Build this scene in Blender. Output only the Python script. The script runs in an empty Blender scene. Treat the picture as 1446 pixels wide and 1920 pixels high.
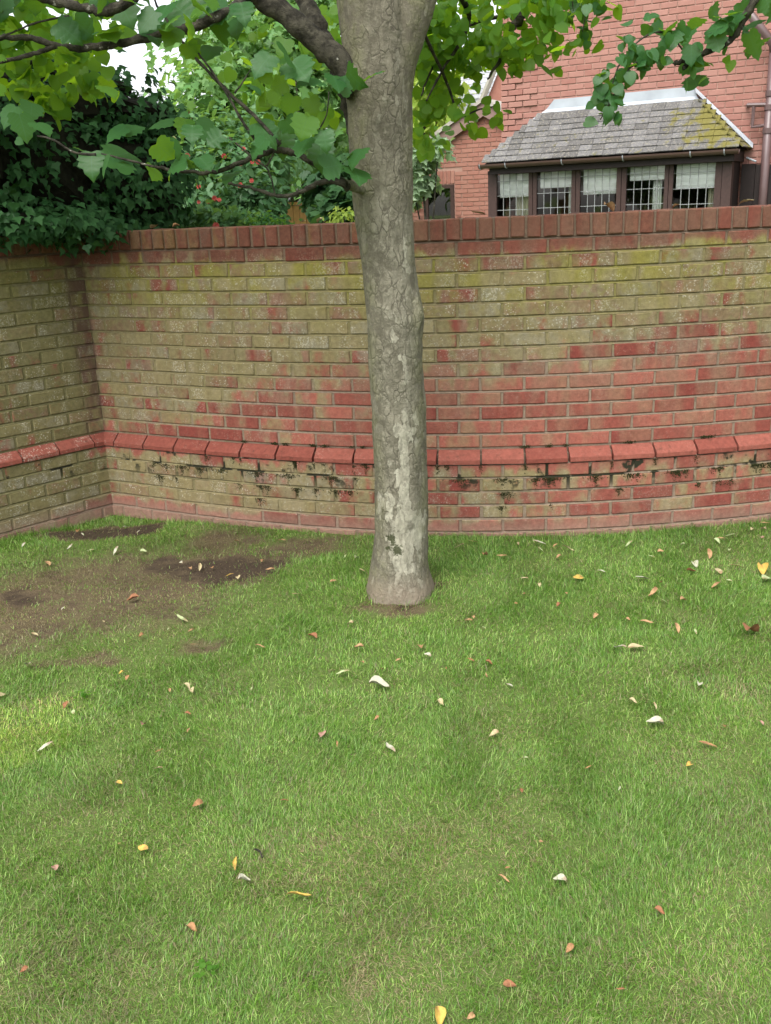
import bpy, math, random
import numpy as np
from mathutils import Vector, Matrix, noise as mnoise
random.seed(7); RNG = np.random.default_rng(11)
R = math.radians
scn = bpy.context.scene
col = scn.collection

# ------------------------------------------------------------------ camera
F_PX, PITCH, ROLL, CAM_H = 1790.0, 0.3094, 0.042, 1.7074      # measured from the brick courses of the wall
cam_d = bpy.data.cameras.new('camera')
cam = bpy.data.objects.new('camera', cam_d); col.objects.link(cam)
cam.location = (0, 0, CAM_H)
cam.rotation_mode = 'QUATERNION'
cam.rotation_quaternion = (Matrix.Rotation(math.pi / 2 - PITCH, 3, 'X') @ Matrix.Rotation(-ROLL, 3, 'Z')).to_quaternion()
cam_d.sensor_fit = 'VERTICAL'; cam_d.sensor_height = 24.0
cam_d.lens = 24.0 * F_PX / 1920.0
cam_d.clip_start = 0.05; cam_d.clip_end = 400
scn.camera = cam

# ------------------------------------------------------------------ sky, sun, exposure
SUN_EL, SUN_AZ = R(58), R(208)             # azimuth from +Y towards +X
w = bpy.data.worlds.new('World'); scn.world = w; w.use_nodes = True
nt = w.node_tree; nt.nodes.clear()
sky = nt.nodes.new('ShaderNodeTexSky'); sky.sky_type = 'NISHITA'; sky.sun_disc = False
sky.sun_elevation = SUN_EL; sky.sun_rotation = SUN_AZ; sky.air_density = 1.0; sky.dust_density = 4.0; sky.ozone_density = 1.0
hs = nt.nodes.new('ShaderNodeHueSaturation'); hs.inputs['Saturation'].default_value = 0.22
bg = nt.nodes.new('ShaderNodeBackground'); bg.inputs['Strength'].default_value = 0.15
wo = nt.nodes.new('ShaderNodeOutputWorld')
nt.links.new(sky.outputs[0], hs.inputs['Color']); nt.links.new(hs.outputs[0], bg.inputs[0]); nt.links.new(bg.outputs[0], wo.inputs[0])
sun_d = bpy.data.lights.new('sun', 'SUN'); sun_d.energy = 0.8; sun_d.angle = R(40); sun_d.color = (1, 0.96, 0.9)
sun = bpy.data.objects.new('sun', sun_d); col.objects.link(sun)
sd = Vector((math.sin(SUN_AZ) * math.cos(SUN_EL), math.cos(SUN_AZ) * math.cos(SUN_EL), math.sin(SUN_EL)))
sun.rotation_euler = sd.to_track_quat('Z', 'Y').to_euler()
scn.view_settings.view_transform = 'Standard'; scn.view_settings.look = 'None'
scn.view_settings.gamma = 1.0; scn.view_settings.use_curve_mapping = False
scn.view_settings.exposure = 1.5
scn.render.engine = 'CYCLES'
scn.cycles.max_bounces = 7; scn.cycles.transparent_max_bounces = 12; scn.cycles.transmission_bounces = 4
scn.cycles.use_denoising = True

# ------------------------------------------------------------------ helpers: photo measurements to places
def ray(px, py):
    x, y = px - 723.0, py - 960.0
    X = (x * math.cos(ROLL) - y * math.sin(ROLL)) / F_PX
    Y = (x * math.sin(ROLL) + y * math.cos(ROLL)) / F_PX
    return np.array([X, math.cos(PITCH) - Y * math.sin(PITCH), -math.sin(PITCH) - Y * math.cos(PITCH)])
C0 = np.array([0, 0, CAM_H])
def at_y(px, py, Y): d = ray(px, py); return C0 + d * (Y / d[1])
def at_z(px, py, z=0.0): d = ray(px, py); return C0 + d * ((z - CAM_H) / d[2])
def ss(x, a, b):
    t = np.clip((np.asarray(x, float) - a) / (b - a), 0, 1); return t * t * (3 - 2 * t)

# ------------------------------------------------------------------ helpers: objects
def empty(name, loc, label=None, cat=None, group=None, rotz=0.0):
    o = bpy.data.objects.new(name, None); o.location = loc; o.rotation_euler = (0, 0, rotz); o.empty_display_size = 0.1
    col.objects.link(o); tag(o, label, cat, group); return o
def tag(o, label=None, cat=None, group=None, kind=None):
    if label: o['label'] = label
    if cat: o['category'] = cat
    if group: o['group'] = group
    if kind: o['kind'] = kind
    return o
def mesh_of(name, verts, faces, mat=None, smooth=False):
    me = bpy.data.meshes.new(name); me.from_pydata([tuple(v) for v in verts], [], faces); me.update()
    if mat: me.materials.append(mat)
    if smooth: me.polygons.foreach_set('use_smooth', [True] * len(me.polygons))
    return me
def link(name, me, parent=None, loc=(0, 0, 0), rot=(0, 0, 0), scale=(1, 1, 1), local=False, kind=None):
    o = bpy.data.objects.new(name, me); o.location = loc; o.rotation_euler = rot; o.scale = scale
    col.objects.link(o)
    if parent is not None:
        o.parent = parent
        if not local:
            m = Matrix.Identity(4); q = parent
            chain = []
            while q is not None: chain.append(q); q = q.parent
            for q in reversed(chain):
                m = m @ q.matrix_parent_inverse @ (Matrix.Translation(q.location) @ q.rotation_euler.to_matrix().to_4x4() @ Matrix.Diagonal((*q.scale, 1)))
            o.matrix_parent_inverse = m.inverted()
    if kind: o['kind'] = kind
    return o
def big_mesh(name, co, loop_v, counts, mat=None, smooth=False, vcol=None):
    """fast mesh: co (N,3), loop vertex ids flat, face sizes"""
    me = bpy.data.meshes.new(name)
    co = np.ascontiguousarray(co, np.float32); loop_v = np.ascontiguousarray(loop_v, np.int32); counts = np.ascontiguousarray(counts, np.int32)
    me.vertices.add(len(co)); me.vertices.foreach_set('co', co.ravel())
    me.loops.add(len(loop_v)); me.loops.foreach_set('vertex_index', loop_v)
    me.polygons.add(len(counts)); st = np.zeros(len(counts), np.int32); st[1:] = np.cumsum(counts)[:-1]
    me.polygons.foreach_set('loop_start', st)
    if vcol is not None:
        a = me.attributes.new('tint', 'FLOAT_COLOR', 'POINT'); a.data.foreach_set('color', np.ascontiguousarray(vcol, np.float32).ravel())
    me.update(calc_edges=True)
    if smooth: me.polygons.foreach_set('use_smooth', np.ones(len(counts), bool))
    if mat: me.materials.append(mat)
    return me
class MB:
    """collects shapes into one mesh"""
    def __init__(s): s.v, s.f = [], []
    def add(s, v, f):
        n = len(s.v); s.v += [tuple(p) for p in v]; s.f += [tuple(i + n for i in q) for q in f]; return s
    def box(s, x0, x1, y0, y1, z0, z1):
        v = [(x, y, z) for z in (z0, z1) for y in (y0, y1) for x in (x0, x1)]
        return s.add(v, [(0, 2, 3, 1), (4, 5, 7, 6), (0, 1, 5, 4), (2, 6, 7, 3), (0, 4, 6, 2), (1, 3, 7, 5)])
    def tube(s, pts, rad, n=8, cap=True):
        pts = [Vector(p) for p in pts]; rings = []
        up = Vector((0.13, 0.31, 0.94))
        for i, p in enumerate(pts):
            t = (pts[min(i + 1, len(pts) - 1)] - pts[max(i - 1, 0)]).normalized()
            a = t.cross(up)
            if a.length < 1e-3: a = t.cross(Vector((1, 0, 0)))
            a.normalize(); b = t.cross(a)
            r = rad[i] if hasattr(rad, '__len__') else rad
            rings.append([p + (a * math.cos(2 * math.pi * k / n) + b * math.sin(2 * math.pi * k / n)) * r for k in range(n)])
        v = [q for g in rings for q in g]; f = []
        for i in range(len(pts) - 1):
            for k in range(n):
                f.append((i * n + k, i * n + (k + 1) % n, (i + 1) * n + (k + 1) % n, (i + 1) * n + k))
        if cap: f.append(tuple(range(n - 1, -1, -1))); f.append(tuple((len(pts) - 1) * n + k for k in range(n)))
        return s.add(v, f)
    def prism(s, loop, axis_from, axis_to):
        """extrude a closed 2-D loop (y,z) along x"""
        n = len(loop); v = [(axis_from, a, b) for a, b in loop] + [(axis_to, a, b) for a, b in loop]
        f = [tuple(range(n - 1, -1, -1)), tuple(range(n, 2 * n))] + [(i, (i + 1) % n, n + (i + 1) % n, n + i) for i in range(n)]
        return s.add(v, f)
    def mesh(s, name, mat, smooth=False): return mesh_of(name, s.v, s.f, mat, smooth)
def smooth_path(pts, sub=5):
    pts = [np.array(p, float) for p in pts]; out = []
    for i in range(len(pts) - 1):
        p0, p1, p2, p3 = pts[max(i - 1, 0)], pts[i], pts[i + 1], pts[min(i + 2, len(pts) - 1)]
        for k in range(sub):
            t = k / sub
            out.append(0.5 * ((2 * p1) + (-p0 + p2) * t + (2 * p0 - 5 * p1 + 4 * p2 - p3) * t * t + (-p0 + 3 * p1 - 3 * p2 + p3) * t ** 3))
    out.append(pts[-1]); return out
def chamfer_box(L, D, H, b=0.004, jit=0.0, rnd=random):
    """box with bevelled edges: 24 vertices, 44 triangles"""
    v, idx = [], {}
    for sx in (-1, 1):
        for sy in (-1, 1):
            for sz in (-1, 1):
                c = (sx * L / 2, sy * D / 2, sz * H / 2)
                j = [rnd.uniform(-jit, jit) for _ in range(3)]
                for ax in range(3):
                    p = [c[k] - (0 if k == ax else b * (1, 1, 1)[k] * (sx, sy, sz)[k]) + j[k] for k in range(3)]
                    idx[(sx, sy, sz, ax)] = len(v); v.append(tuple(p))
    f = []
    for ax in range(3):
        o = [k for k in range(3) if k != ax]
        for s in (-1, 1):
            q = []
            for a, c in ((-1, -1), (1, -1), (1, 1), (-1, 1)):
                key = [0, 0, 0]; key[ax] = s; key[o[0]] = a; key[o[1]] = c; q.append(idx[(*key, ax)])
            flip = (s < 0) ^ (ax == 1)
            f.append(tuple(reversed(q)) if flip else tuple(q))
    for ax in range(3):
        o = [k for k in range(3) if k != ax]
        for a in (-1, 1):
            for c in (-1, 1):
                k0 = [0, 0, 0]; k0[o[0]] = a; k0[o[1]] = c
                lo = list(k0); lo[ax] = -1; hi = list(k0); hi[ax] = 1
                f.append((idx[(*lo, o[0])], idx[(*hi, o[0])], idx[(*hi, o[1])], idx[(*lo, o[1])]))
    for sx in (-1, 1):
        for sy in (-1, 1):
            for sz in (-1, 1):
                f.append(tuple(idx[(sx, sy, sz, a)] for a in range(3)))
    return v, f

# ------------------------------------------------------------------ helpers: materials
class M:
    def __init__(s, name):
        s.m = bpy.data.materials.new(name); s.m.use_nodes = True; s.t = s.m.node_tree; s.t.nodes.clear()
        s.out = s.t.nodes.new('ShaderNodeOutputMaterial')
    def n(s, typ, **kw):
        nd = s.t.nodes.new(typ)
        for k, v in kw.items(): setattr(nd, k, v)
        return nd
    def put(s, sock, v):
        if isinstance(v, bpy.types.NodeSocket): s.t.links.new(v, sock)
        elif v is not None:
            if hasattr(sock.default_value, '__len__'):
                v = tuple(v) if hasattr(v, '__len__') else (v,) * 3
                if len(sock.default_value) == 4 and len(v) == 3: v = (*v, 1)
            sock.default_value = v
    def math(s, op, a, b=0.0, c=None, clamp=False):
        nd = s.n('ShaderNodeMath', operation=op, use_clamp=clamp); s.put(nd.inputs[0], a); s.put(nd.inputs[1], b)
        if c is not None: s.put(nd.inputs[2], c)
        return nd.outputs[0]
    def add(s, *a):
        r = a[0]
        for b in a[1:]: r = s.math('ADD', r, b)
        return r
    def mul(s, *a):
        r = a[0]
        for b in a[1:]: r = s.math('MULTIPLY', r, b)
        return r
    def vm(s, op, a, b): nd = s.n('ShaderNodeVectorMath', operation=op); s.put(nd.inputs[0], a); s.put(nd.inputs[1], b); return nd.outputs[0]
    def step(s, x, a, b, lo=0.0, hi=1.0, typ='SMOOTHSTEP'):
        nd = s.n('ShaderNodeMapRange', interpolation_type=typ); s.put(nd.inputs[0], x)
        for i, v in enumerate((a, b, lo, hi)): s.put(nd.inputs[1 + i], v)
        return nd.outputs[0]
    def mix(s, fac, a, b, blend='MIX'):
        nd = s.n('ShaderNodeMix', data_type='RGBA', blend_type=blend); s.put(nd.inputs[0], fac); s.put(nd.inputs[6], a); s.put(nd.inputs[7], b); return nd.outputs[2]
    def noise(s, vec, scale, detail=2.0, rough=0.5, dist=0.0):
        nd = s.n('ShaderNodeTexNoise'); s.put(nd.inputs['Vector'], vec); s.put(nd.inputs['Scale'], scale)
        s.put(nd.inputs['Detail'], detail); s.put(nd.inputs['Roughness'], rough); s.put(nd.inputs['Distortion'], dist); return nd.outputs[0]
    def voro(s, vec, scale, feature='F1', out=0, rand=1.0):
        nd = s.n('ShaderNodeTexVoronoi', feature=feature); s.put(nd.inputs['Vector'], vec); s.put(nd.inputs['Scale'], scale); s.put(nd.inputs['Randomness'], rand); return nd.outputs[out]
    def pos(s): return s.n('ShaderNodeNewGeometry').outputs['Position']
    def obj(s): return s.n('ShaderNodeTexCoord').outputs['Object']
    def xyz(s, v): nd = s.n('ShaderNodeSeparateXYZ'); s.put(nd.inputs[0], v); return nd.outputs[0], nd.outputs[1], nd.outputs[2]
    def rnd(s):
        a = s.n('ShaderNodeObjectInfo').outputs['Random']; b = s.n('ShaderNodeNewGeometry').outputs['Random Per Island']
        return s.math('FRACT', s.add(s.mul(a, 7.31), s.mul(b, 3.77)))
    def bump(s, h, strength=0.3, dist=0.01):
        nd = s.n('ShaderNodeBump'); s.put(nd.inputs['Strength'], strength); s.put(nd.inputs['Distance'], dist); s.put(nd.inputs['Height'], h); return nd.outputs[0]
    def surf(s, color, rough=0.8, normal=None, spec=0.3, metal=0.0):
        b = s.n('ShaderNodeBsdfPrincipled'); s.put(b.inputs['Base Color'], color); s.put(b.inputs['Roughness'], rough)
        s.put(b.inputs['Specular IOR Level'], spec); s.put(b.inputs['Metallic'], metal)
        if normal is not None: s.put(b.inputs['Normal'], normal)
        s.t.links.new(b.outputs[0], s.out.inputs[0]); return s.m
def plain(name, c, rough=0.7, var=0.12, scale=20, spec=0.3, bump=0.0, metal=0.0):
    m = M(name); p = m.obj(); nz = m.noise(p, scale, 4)
    f = m.step(nz, 0.3, 0.7, 1 - var, 1 + var, 'LINEAR')
    cc = m.mix(1.0, c, (1, 1, 1), 'MULTIPLY'); nd = m.vm('MULTIPLY', c, (1, 1, 1))
    sc = m.n('ShaderNodeVectorMath', operation='SCALE'); m.put(sc.inputs[0], c); m.put(sc.inputs['Scale'], f)
    return m.surf(sc.outputs[0], rough, m.bump(nz, bump, 0.004) if bump else None, spec, metal)

CORNER = (-1.685, 5.685)
def brick_material(name, mortar=False, plinth=False):
    m = M(name); P = m.pos(); x, y, z = m.xyz(P)
    rnd = m.rnd() if not mortar else 0.37
    off = m.n('ShaderNodeCombineXYZ')
    m.put(off.inputs[0], m.mul(rnd, 41.0) if not mortar else 3.1); m.put(off.inputs[1], m.mul(rnd, 17.0) if not mortar else 1.7); m.put(off.inputs[2], 0.0)
    Q = m.vm('ADD', m.vm('MULTIPLY', P, (11.0, 11.0, 3.2)), off.outputs[0])
    n1 = m.noise(Q, 1.0, 1.5, 0.5)
    Q2 = m.vm('ADD', P, off.outputs[0])
    n2 = m.noise(Q2, 26.0, 4, 0.6)
    nb = m.noise(P, 1.5, 3, 0.55)
    nf = m.noise(P, 160.0, 3, 0.6)
    # ---- fired clay
    if mortar: clay = m.mix(nb, (0.185, 0.138, 0.098), (0.24, 0.185, 0.135))
    elif plinth: clay = m.mix(m.add(m.mul(rnd, 0.6), m.mul(n2, 0.4)), (0.175, 0.043, 0.030), (0.232, 0.078, 0.056))
    else:
        clay = m.mix(rnd, (0.190, 0.045, 0.034), (0.265, 0.088, 0.063))
        clay = m.mix(m.mul(m.step(n1, 0.44, 0.64), 0.75), clay, (0.235, 0.110, 0.072))
        clay = m.mix(m.mul(m.step(n2, 0.5, 0.75), 0.35), clay, (0.20, 0.06, 0.05))
        clay = m.mix(m.mul(m.step(m.noise(Q, 0.8, 2), 0.36, 0.58), m.step(z, 0.55, 1.05, 0.10, 1.0)), clay, (0.205, 0.120, 0.080))
    # top of the wall: browner clay, with ivy shade painted in towards the left
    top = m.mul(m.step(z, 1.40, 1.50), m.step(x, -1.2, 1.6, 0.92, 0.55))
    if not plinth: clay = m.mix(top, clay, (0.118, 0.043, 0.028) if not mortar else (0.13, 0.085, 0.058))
    # ---- algae film
    zlow = m.add(m.step(x, -1.75, -0.2, 0.36, 0.76), m.step(x, -0.2, 1.6, 0.0, 0.14))
    up = m.mul(m.step(z, m.math('SUBTRACT', zlow, 0.12), m.add(zlow, 0.30)), m.step(z, 1.41, 1.52, 1.0, 0.12))
    lo = m.mul(m.step(z, 0.04, 0.13), m.step(z, 0.34, 0.40, 1.0, 0.3), m.step(x, -0.9, 1.25, 1.0, 0.30))
    zone = m.math('MAXIMUM', up, lo)
    zone = m.math('MAXIMUM', zone, m.mul(m.step(x, -1.62, -1.80), m.step(z, 1.36, 1.48, 1.0, 0.0), m.step(z, 0.02, 0.1, 0.3, 1.0)))
    a = m.add(m.mul(zone, 0.80), m.mul(m.math('SUBTRACT', nb, 0.5), 0.75), m.mul(m.math('SUBTRACT', n1, 0.5), 1.9 if not mortar else 0.3), m.mul(m.math('SUBTRACT', n2, 0.5), 0.9))
    a = m.add(a, m.mul(m.math('SUBTRACT', m.noise(m.vm('MULTIPLY', P, (7.0, 7.0, 1.1)), 1.0, 4, 0.6), 0.5), 0.9))
    if not mortar: a = m.add(a, m.mul(m.math('SUBTRACT', rnd, 0.5), 0.5))
    a = m.add(a, m.step(x, -1.60, -1.80, 0.0, 0.22))
    alg = m.mul(m.step(a, 0.22, 0.72), m.step(zone, 0.0, 0.35, 0.0, 1.0), m.step(z, 1.49, 1.53, 1.0, 0.3))
    yel = m.mul(m.step(z, 1.05, 1.44, 0.08, 0.85), m.step(m.noise(Q, 0.6, 2), 0.36, 0.62))
    algc = m.mix(n2, (0.152, 0.129, 0.058), (0.226, 0.194, 0.104))
    algc = m.mix(yel, algc, (0.195, 0.182, 0.032))
    algc = m.mix(m.mul(m.step(n1, 0.52, 0.72), 0.5), algc, (0.245, 0.208, 0.128))
    algc = m.mix(m.step(x, -1.55, -1.78, 0.0, 0.65), algc, (0.120, 0.118, 0.048))  # darker olive algae on the left wall, its shade put into the colour
    c = m.mix(m.mul(alg, 0.93 if not plinth else 0.0), clay, algc)
    if not mortar and not plinth:          # some bricks wear a thin grey crust
        gc = m.mul(m.step(m.math('FRACT', m.mul(rnd, 13.7)), 0.72, 0.80), m.step(m.noise(Q2, 13.0, 4, 0.7), 0.40, 0.62), zone, 0.5)
        c = m.mix(gc, c, m.mix(nf, (0.15, 0.135, 0.095), (0.265, 0.245, 0.19)))
        br = m.mul(m.step(m.math('FRACT', m.mul(rnd, 29.3)), 0.70, 0.85), m.step(n2, 0.40, 0.62), zone, 0.6)
        c = m.mix(br, c, (0.165, 0.095, 0.060))
    # ---- mud splash above the ground
    c = m.mix(m.mul(m.step(z, 0.15, 0.0), 0.75), c, m.mix(n2, (0.19, 0.125, 0.092), (0.25, 0.175, 0.132)))
    # ---- pale lichen crusts and specks
    if not mortar:
        sp = m.mul(m.step(m.voro(m.vm('ADD', P, m.vm('MULTIPLY', m.n('ShaderNodeTexNoise').outputs[1], (0.02, 0.02, 0.02))), 78.0), m.step(n2, 0.3, 0.7, 0.22, 0.50), 0.15), m.step(m.noise(Q2, 8.0, 3, 0.6), 0.47, 0.60))
        sp2 = m.mul(m.step(m.noise(P, 110.0, 3, 0.7), 0.50, 0.60), m.step(m.noise(Q, 0.9, 2), 0.52, 0.66))
        lich = m.mul(m.math('MAXIMUM', sp, m.mul(sp2, 0.7)), m.math('MAXIMUM', m.mul(zone, 0.9), 0.12 if not plinth else 0.05))
        c = m.mix(m.mul(lich, m.step(z, 1.45, 1.54, 0.72, 0.30)), c, m.mix(nf, (0.34, 0.32, 0.25), (0.52, 0.50, 0.42)))
    mot = m.noise(Q2, 48.0, 5, 0.7); sc = m.n('ShaderNodeVectorMath', operation='SCALE'); m.put(sc.inputs[0], c); m.put(sc.inputs['Scale'], m.add(m.step(mot, 0.28, 0.72, 0.74, 1.24, 'LINEAR'), m.mul(m.math('SUBTRACT', rnd, 0.5), 0.16))); c = sc.outputs[0]
    # ---- black moss and soot under the plinth and in the corner
    mz = m.mul(m.step(z, 0.20, 0.33), m.step(z, 0.40, 0.418, 1.0, 0.0))
    if mortar: mo = m.mul(mz, m.step(m.noise(P, 7.0, 3, 0.6), 0.50, 0.56))
    elif plinth: mo = m.mul(m.step(m.noise(P, 30.0, 3, 0.6), 0.60, 0.72), 0.35)
    else: mo = m.mul(mz, m.step(m.noise(P, 9.0, 4, 0.65), 0.575, 0.66))
    c = m.mix(mo, c, (0.022, 0.022, 0.012))
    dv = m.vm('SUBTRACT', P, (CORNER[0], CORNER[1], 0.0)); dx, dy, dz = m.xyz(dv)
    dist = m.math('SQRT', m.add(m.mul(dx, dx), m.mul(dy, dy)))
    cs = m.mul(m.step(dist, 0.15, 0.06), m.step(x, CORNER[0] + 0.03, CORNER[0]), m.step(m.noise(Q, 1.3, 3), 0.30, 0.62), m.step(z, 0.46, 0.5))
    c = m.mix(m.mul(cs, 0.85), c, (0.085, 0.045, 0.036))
    h = m.add(m.mul(nf, 0.5), m.mul(n2, 1.0))
    return m.surf(c, 0.88, m.bump(h, 0.55, 0.006), 0.2)

MAT = {}
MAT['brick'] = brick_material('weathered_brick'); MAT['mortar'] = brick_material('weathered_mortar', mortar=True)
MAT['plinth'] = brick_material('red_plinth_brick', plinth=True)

def ground_material():
    m = M('lawn_soil'); P = m.pos(); x, y, z = m.xyz(P)
    a = m.noise(P, 9.0, 5, 0.65); b = m.noise(P, 90.0, 4, 0.7); g = m.noise(P, 2.2, 4, 0.6)
    soil = m.mix(b, (0.030, 0.022, 0.016), (0.085, 0.062, 0.042))
    thatch = m.mix(b, (0.050, 0.080, 0.020), (0.15, 0.165, 0.06))
    worn = m.n('ShaderNodeAttribute', attribute_name='worn').outputs['Fac']
    thatch = m.mix(g, thatch, m.mix(b, (0.060, 0.115, 0.022), (0.155, 0.205, 0.062)))
    brown = m.mix(b, (0.075, 0.058, 0.034), (0.165, 0.125, 0.075))
    thatch = m.mix(m.step(m.add(worn, m.mul(m.math('SUBTRACT', a, 0.5), 0.5)), 0.12, 0.45), thatch, brown)
    c = m.mix(m.step(m.add(worn, m.mul(m.math('SUBTRACT', a, 0.5), 1.7), m.mul(m.math('SUBTRACT', g, 0.5), 0.9)), 0.25, 0.95), thatch, soil)
    return m.surf(c, 0.95, m.bump(m.add(a, b), 0.8, 0.02), 0.1)
MAT['ground'] = ground_material()

def tint_material(name, trans=0.35, rough=0.55):
    m = M(name); at = m.n('ShaderNodeAttribute', attribute_name='tint'); c = at.outputs['Color']
    d = m.n('ShaderNodeBsdfDiffuse'); m.put(d.inputs[0], c)
    t = m.n('ShaderNodeBsdfTranslucent'); m.put(t.inputs[0], c)
    g = m.n('ShaderNodeBsdfGlossy'); m.put(g.inputs[0], (1, 1, 1)); m.put(g.inputs['Roughness'], rough)
    x = m.n('ShaderNodeMixShader'); m.put(x.inputs[0], trans); m.t.links.new(d.outputs[0], x.inputs[1]); m.t.links.new(t.outputs[0], x.inputs[2])
    y = m.n('ShaderNodeMixShader'); m.put(y.inputs[0], 0.035); m.t.links.new(x.outputs[0], y.inputs[1]); m.t.links.new(g.outputs[0], y.inputs[2])
    m.t.links.new(y.outputs[0], m.out.inputs[0]); return m.m
MAT['grass'] = tint_material('grass_blades', 0.3)

def leaf_material(name, dark, light, trans_c, trans=0.4, gloss=0.06, rough=0.35, veins=False):
    m = M(name); r = m.rnd(); ob = m.obj(); nz = m.noise(ob, 3.0 if veins else 30.0, 3)
    c = m.mix(m.add(m.mul(r, 0.7), m.mul(nz, 0.3)), dark, light)
    tc = m.mix(r, trans_c, tuple(0.75 * v for v in trans_c))
    if veins:                                   # midrib and side veins, laid out in the leaf's own coordinates
        x, y, z = m.xyz(ob); ax = m.math('ABSOLUTE', x)
        fr = m.math('ABSOLUTE', m.math('SUBTRACT', m.math('FRACT', m.mul(m.math('SUBTRACT', y, m.mul(ax, 0.85)), 6.5)), 0.5))
        vn = m.math('MAXIMUM', m.step(ax, 0.022, 0.008), m.mul(m.step(fr, 0.10, 0.03), 0.7))
        c = m.mix(m.mul(vn, 0.45), c, tuple(min(1, 1.7 * v + 0.03) for v in light)); tc = m.mix(m.mul(vn, 0.5), tc, tuple(0.4 * v for v in trans_c))
    d = m.n('ShaderNodeBsdfDiffuse'); m.put(d.inputs[0], c)
    t = m.n('ShaderNodeBsdfTranslucent'); m.put(t.inputs[0], tc)
    g = m.n('ShaderNodeBsdfGlossy'); m.put(g.inputs[0], (1, 1, 1)); m.put(g.inputs['Roughness'], rough)
    x = m.n('ShaderNodeMixShader'); m.put(x.inputs[0], trans); m.t.links.new(d.outputs[0], x.inputs[1]); m.t.links.new(t.outputs[0], x.inputs[2])
    lw = m.n('ShaderNodeLayerWeight'); m.put(lw.inputs['Blend'], 0.25)
    gf = m.mul(m.add(m.mul(lw.outputs['Fresnel'], 0.25), gloss), 0.15)
    y = m.n('ShaderNodeMixShader'); m.put(y.inputs[0], gf); m.t.links.new(x.outputs[0], y.inputs[1]); m.t.links.new(g.outputs[0], y.inputs[2])
    m.t.links.new(y.outputs[0], m.out.inputs[0]); return m.m
MAT['lime'] = leaf_material('lime_leaf', (0.018, 0.072, 0.024), (0.042, 0.120, 0.040), (0.20, 0.40, 0.02), 0.40)
MAT['lime_thin'] = leaf_material('young_lime_leaf', (0.04, 0.12, 0.02), (0.09, 0.20, 0.03), (0.38, 0.62, 0.02), 0.5, 0.03)
MAT['lime_big'] = leaf_material('broad_lime_leaf', (0.016, 0.068, 0.019), (0.042, 0.118, 0.034), (0.20, 0.40, 0.02), 0.36, 0.08, 0.38, True)
MAT['lime_thin_big'] = leaf_material('broad_young_leaf', (0.035, 0.11, 0.02), (0.085, 0.19, 0.03), (0.38, 0.62, 0.02), 0.5, 0.04, 0.4, True)
MAT['ivy'] = leaf_material('ivy_leaf', (0.011, 0.042, 0.013), (0.038, 0.100, 0.032), (0.04, 0.10, 0.015), 0.15, 0.04, 0.4)
MAT['maple'] = leaf_material('maple_leaf', (0.08, 0.20, 0.06), (0.22, 0.36, 0.15), (0.36, 0.60, 0.10), 0.42, 0.06)
MAT['yellow_leaf'] = leaf_material('yellow_green_leaf', (0.18, 0.28, 0.05), (0.34, 0.44, 0.10), (0.50, 0.62, 0.08), 0.45, 0.03)
MAT['shrub'] = leaf_material('shrub_leaf', (0.04, 0.12, 0.045), (0.13, 0.24, 0.11), (0.22, 0.40, 0.06), 0.35, 0.06)
MAT['pale_leaf'] = leaf_material('pale_leaf', (0.14, 0.25, 0.13), (0.36, 0.45, 0.30), (0.4, 0.55, 0.15), 0.35, 0.06)
MAT['dark_shrub'] = leaf_material('dark_shrub_leaf', (0.020, 0.06, 0.022), (0.05, 0.11, 0.04), (0.08, 0.18, 0.03), 0.25, 0.05)

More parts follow.
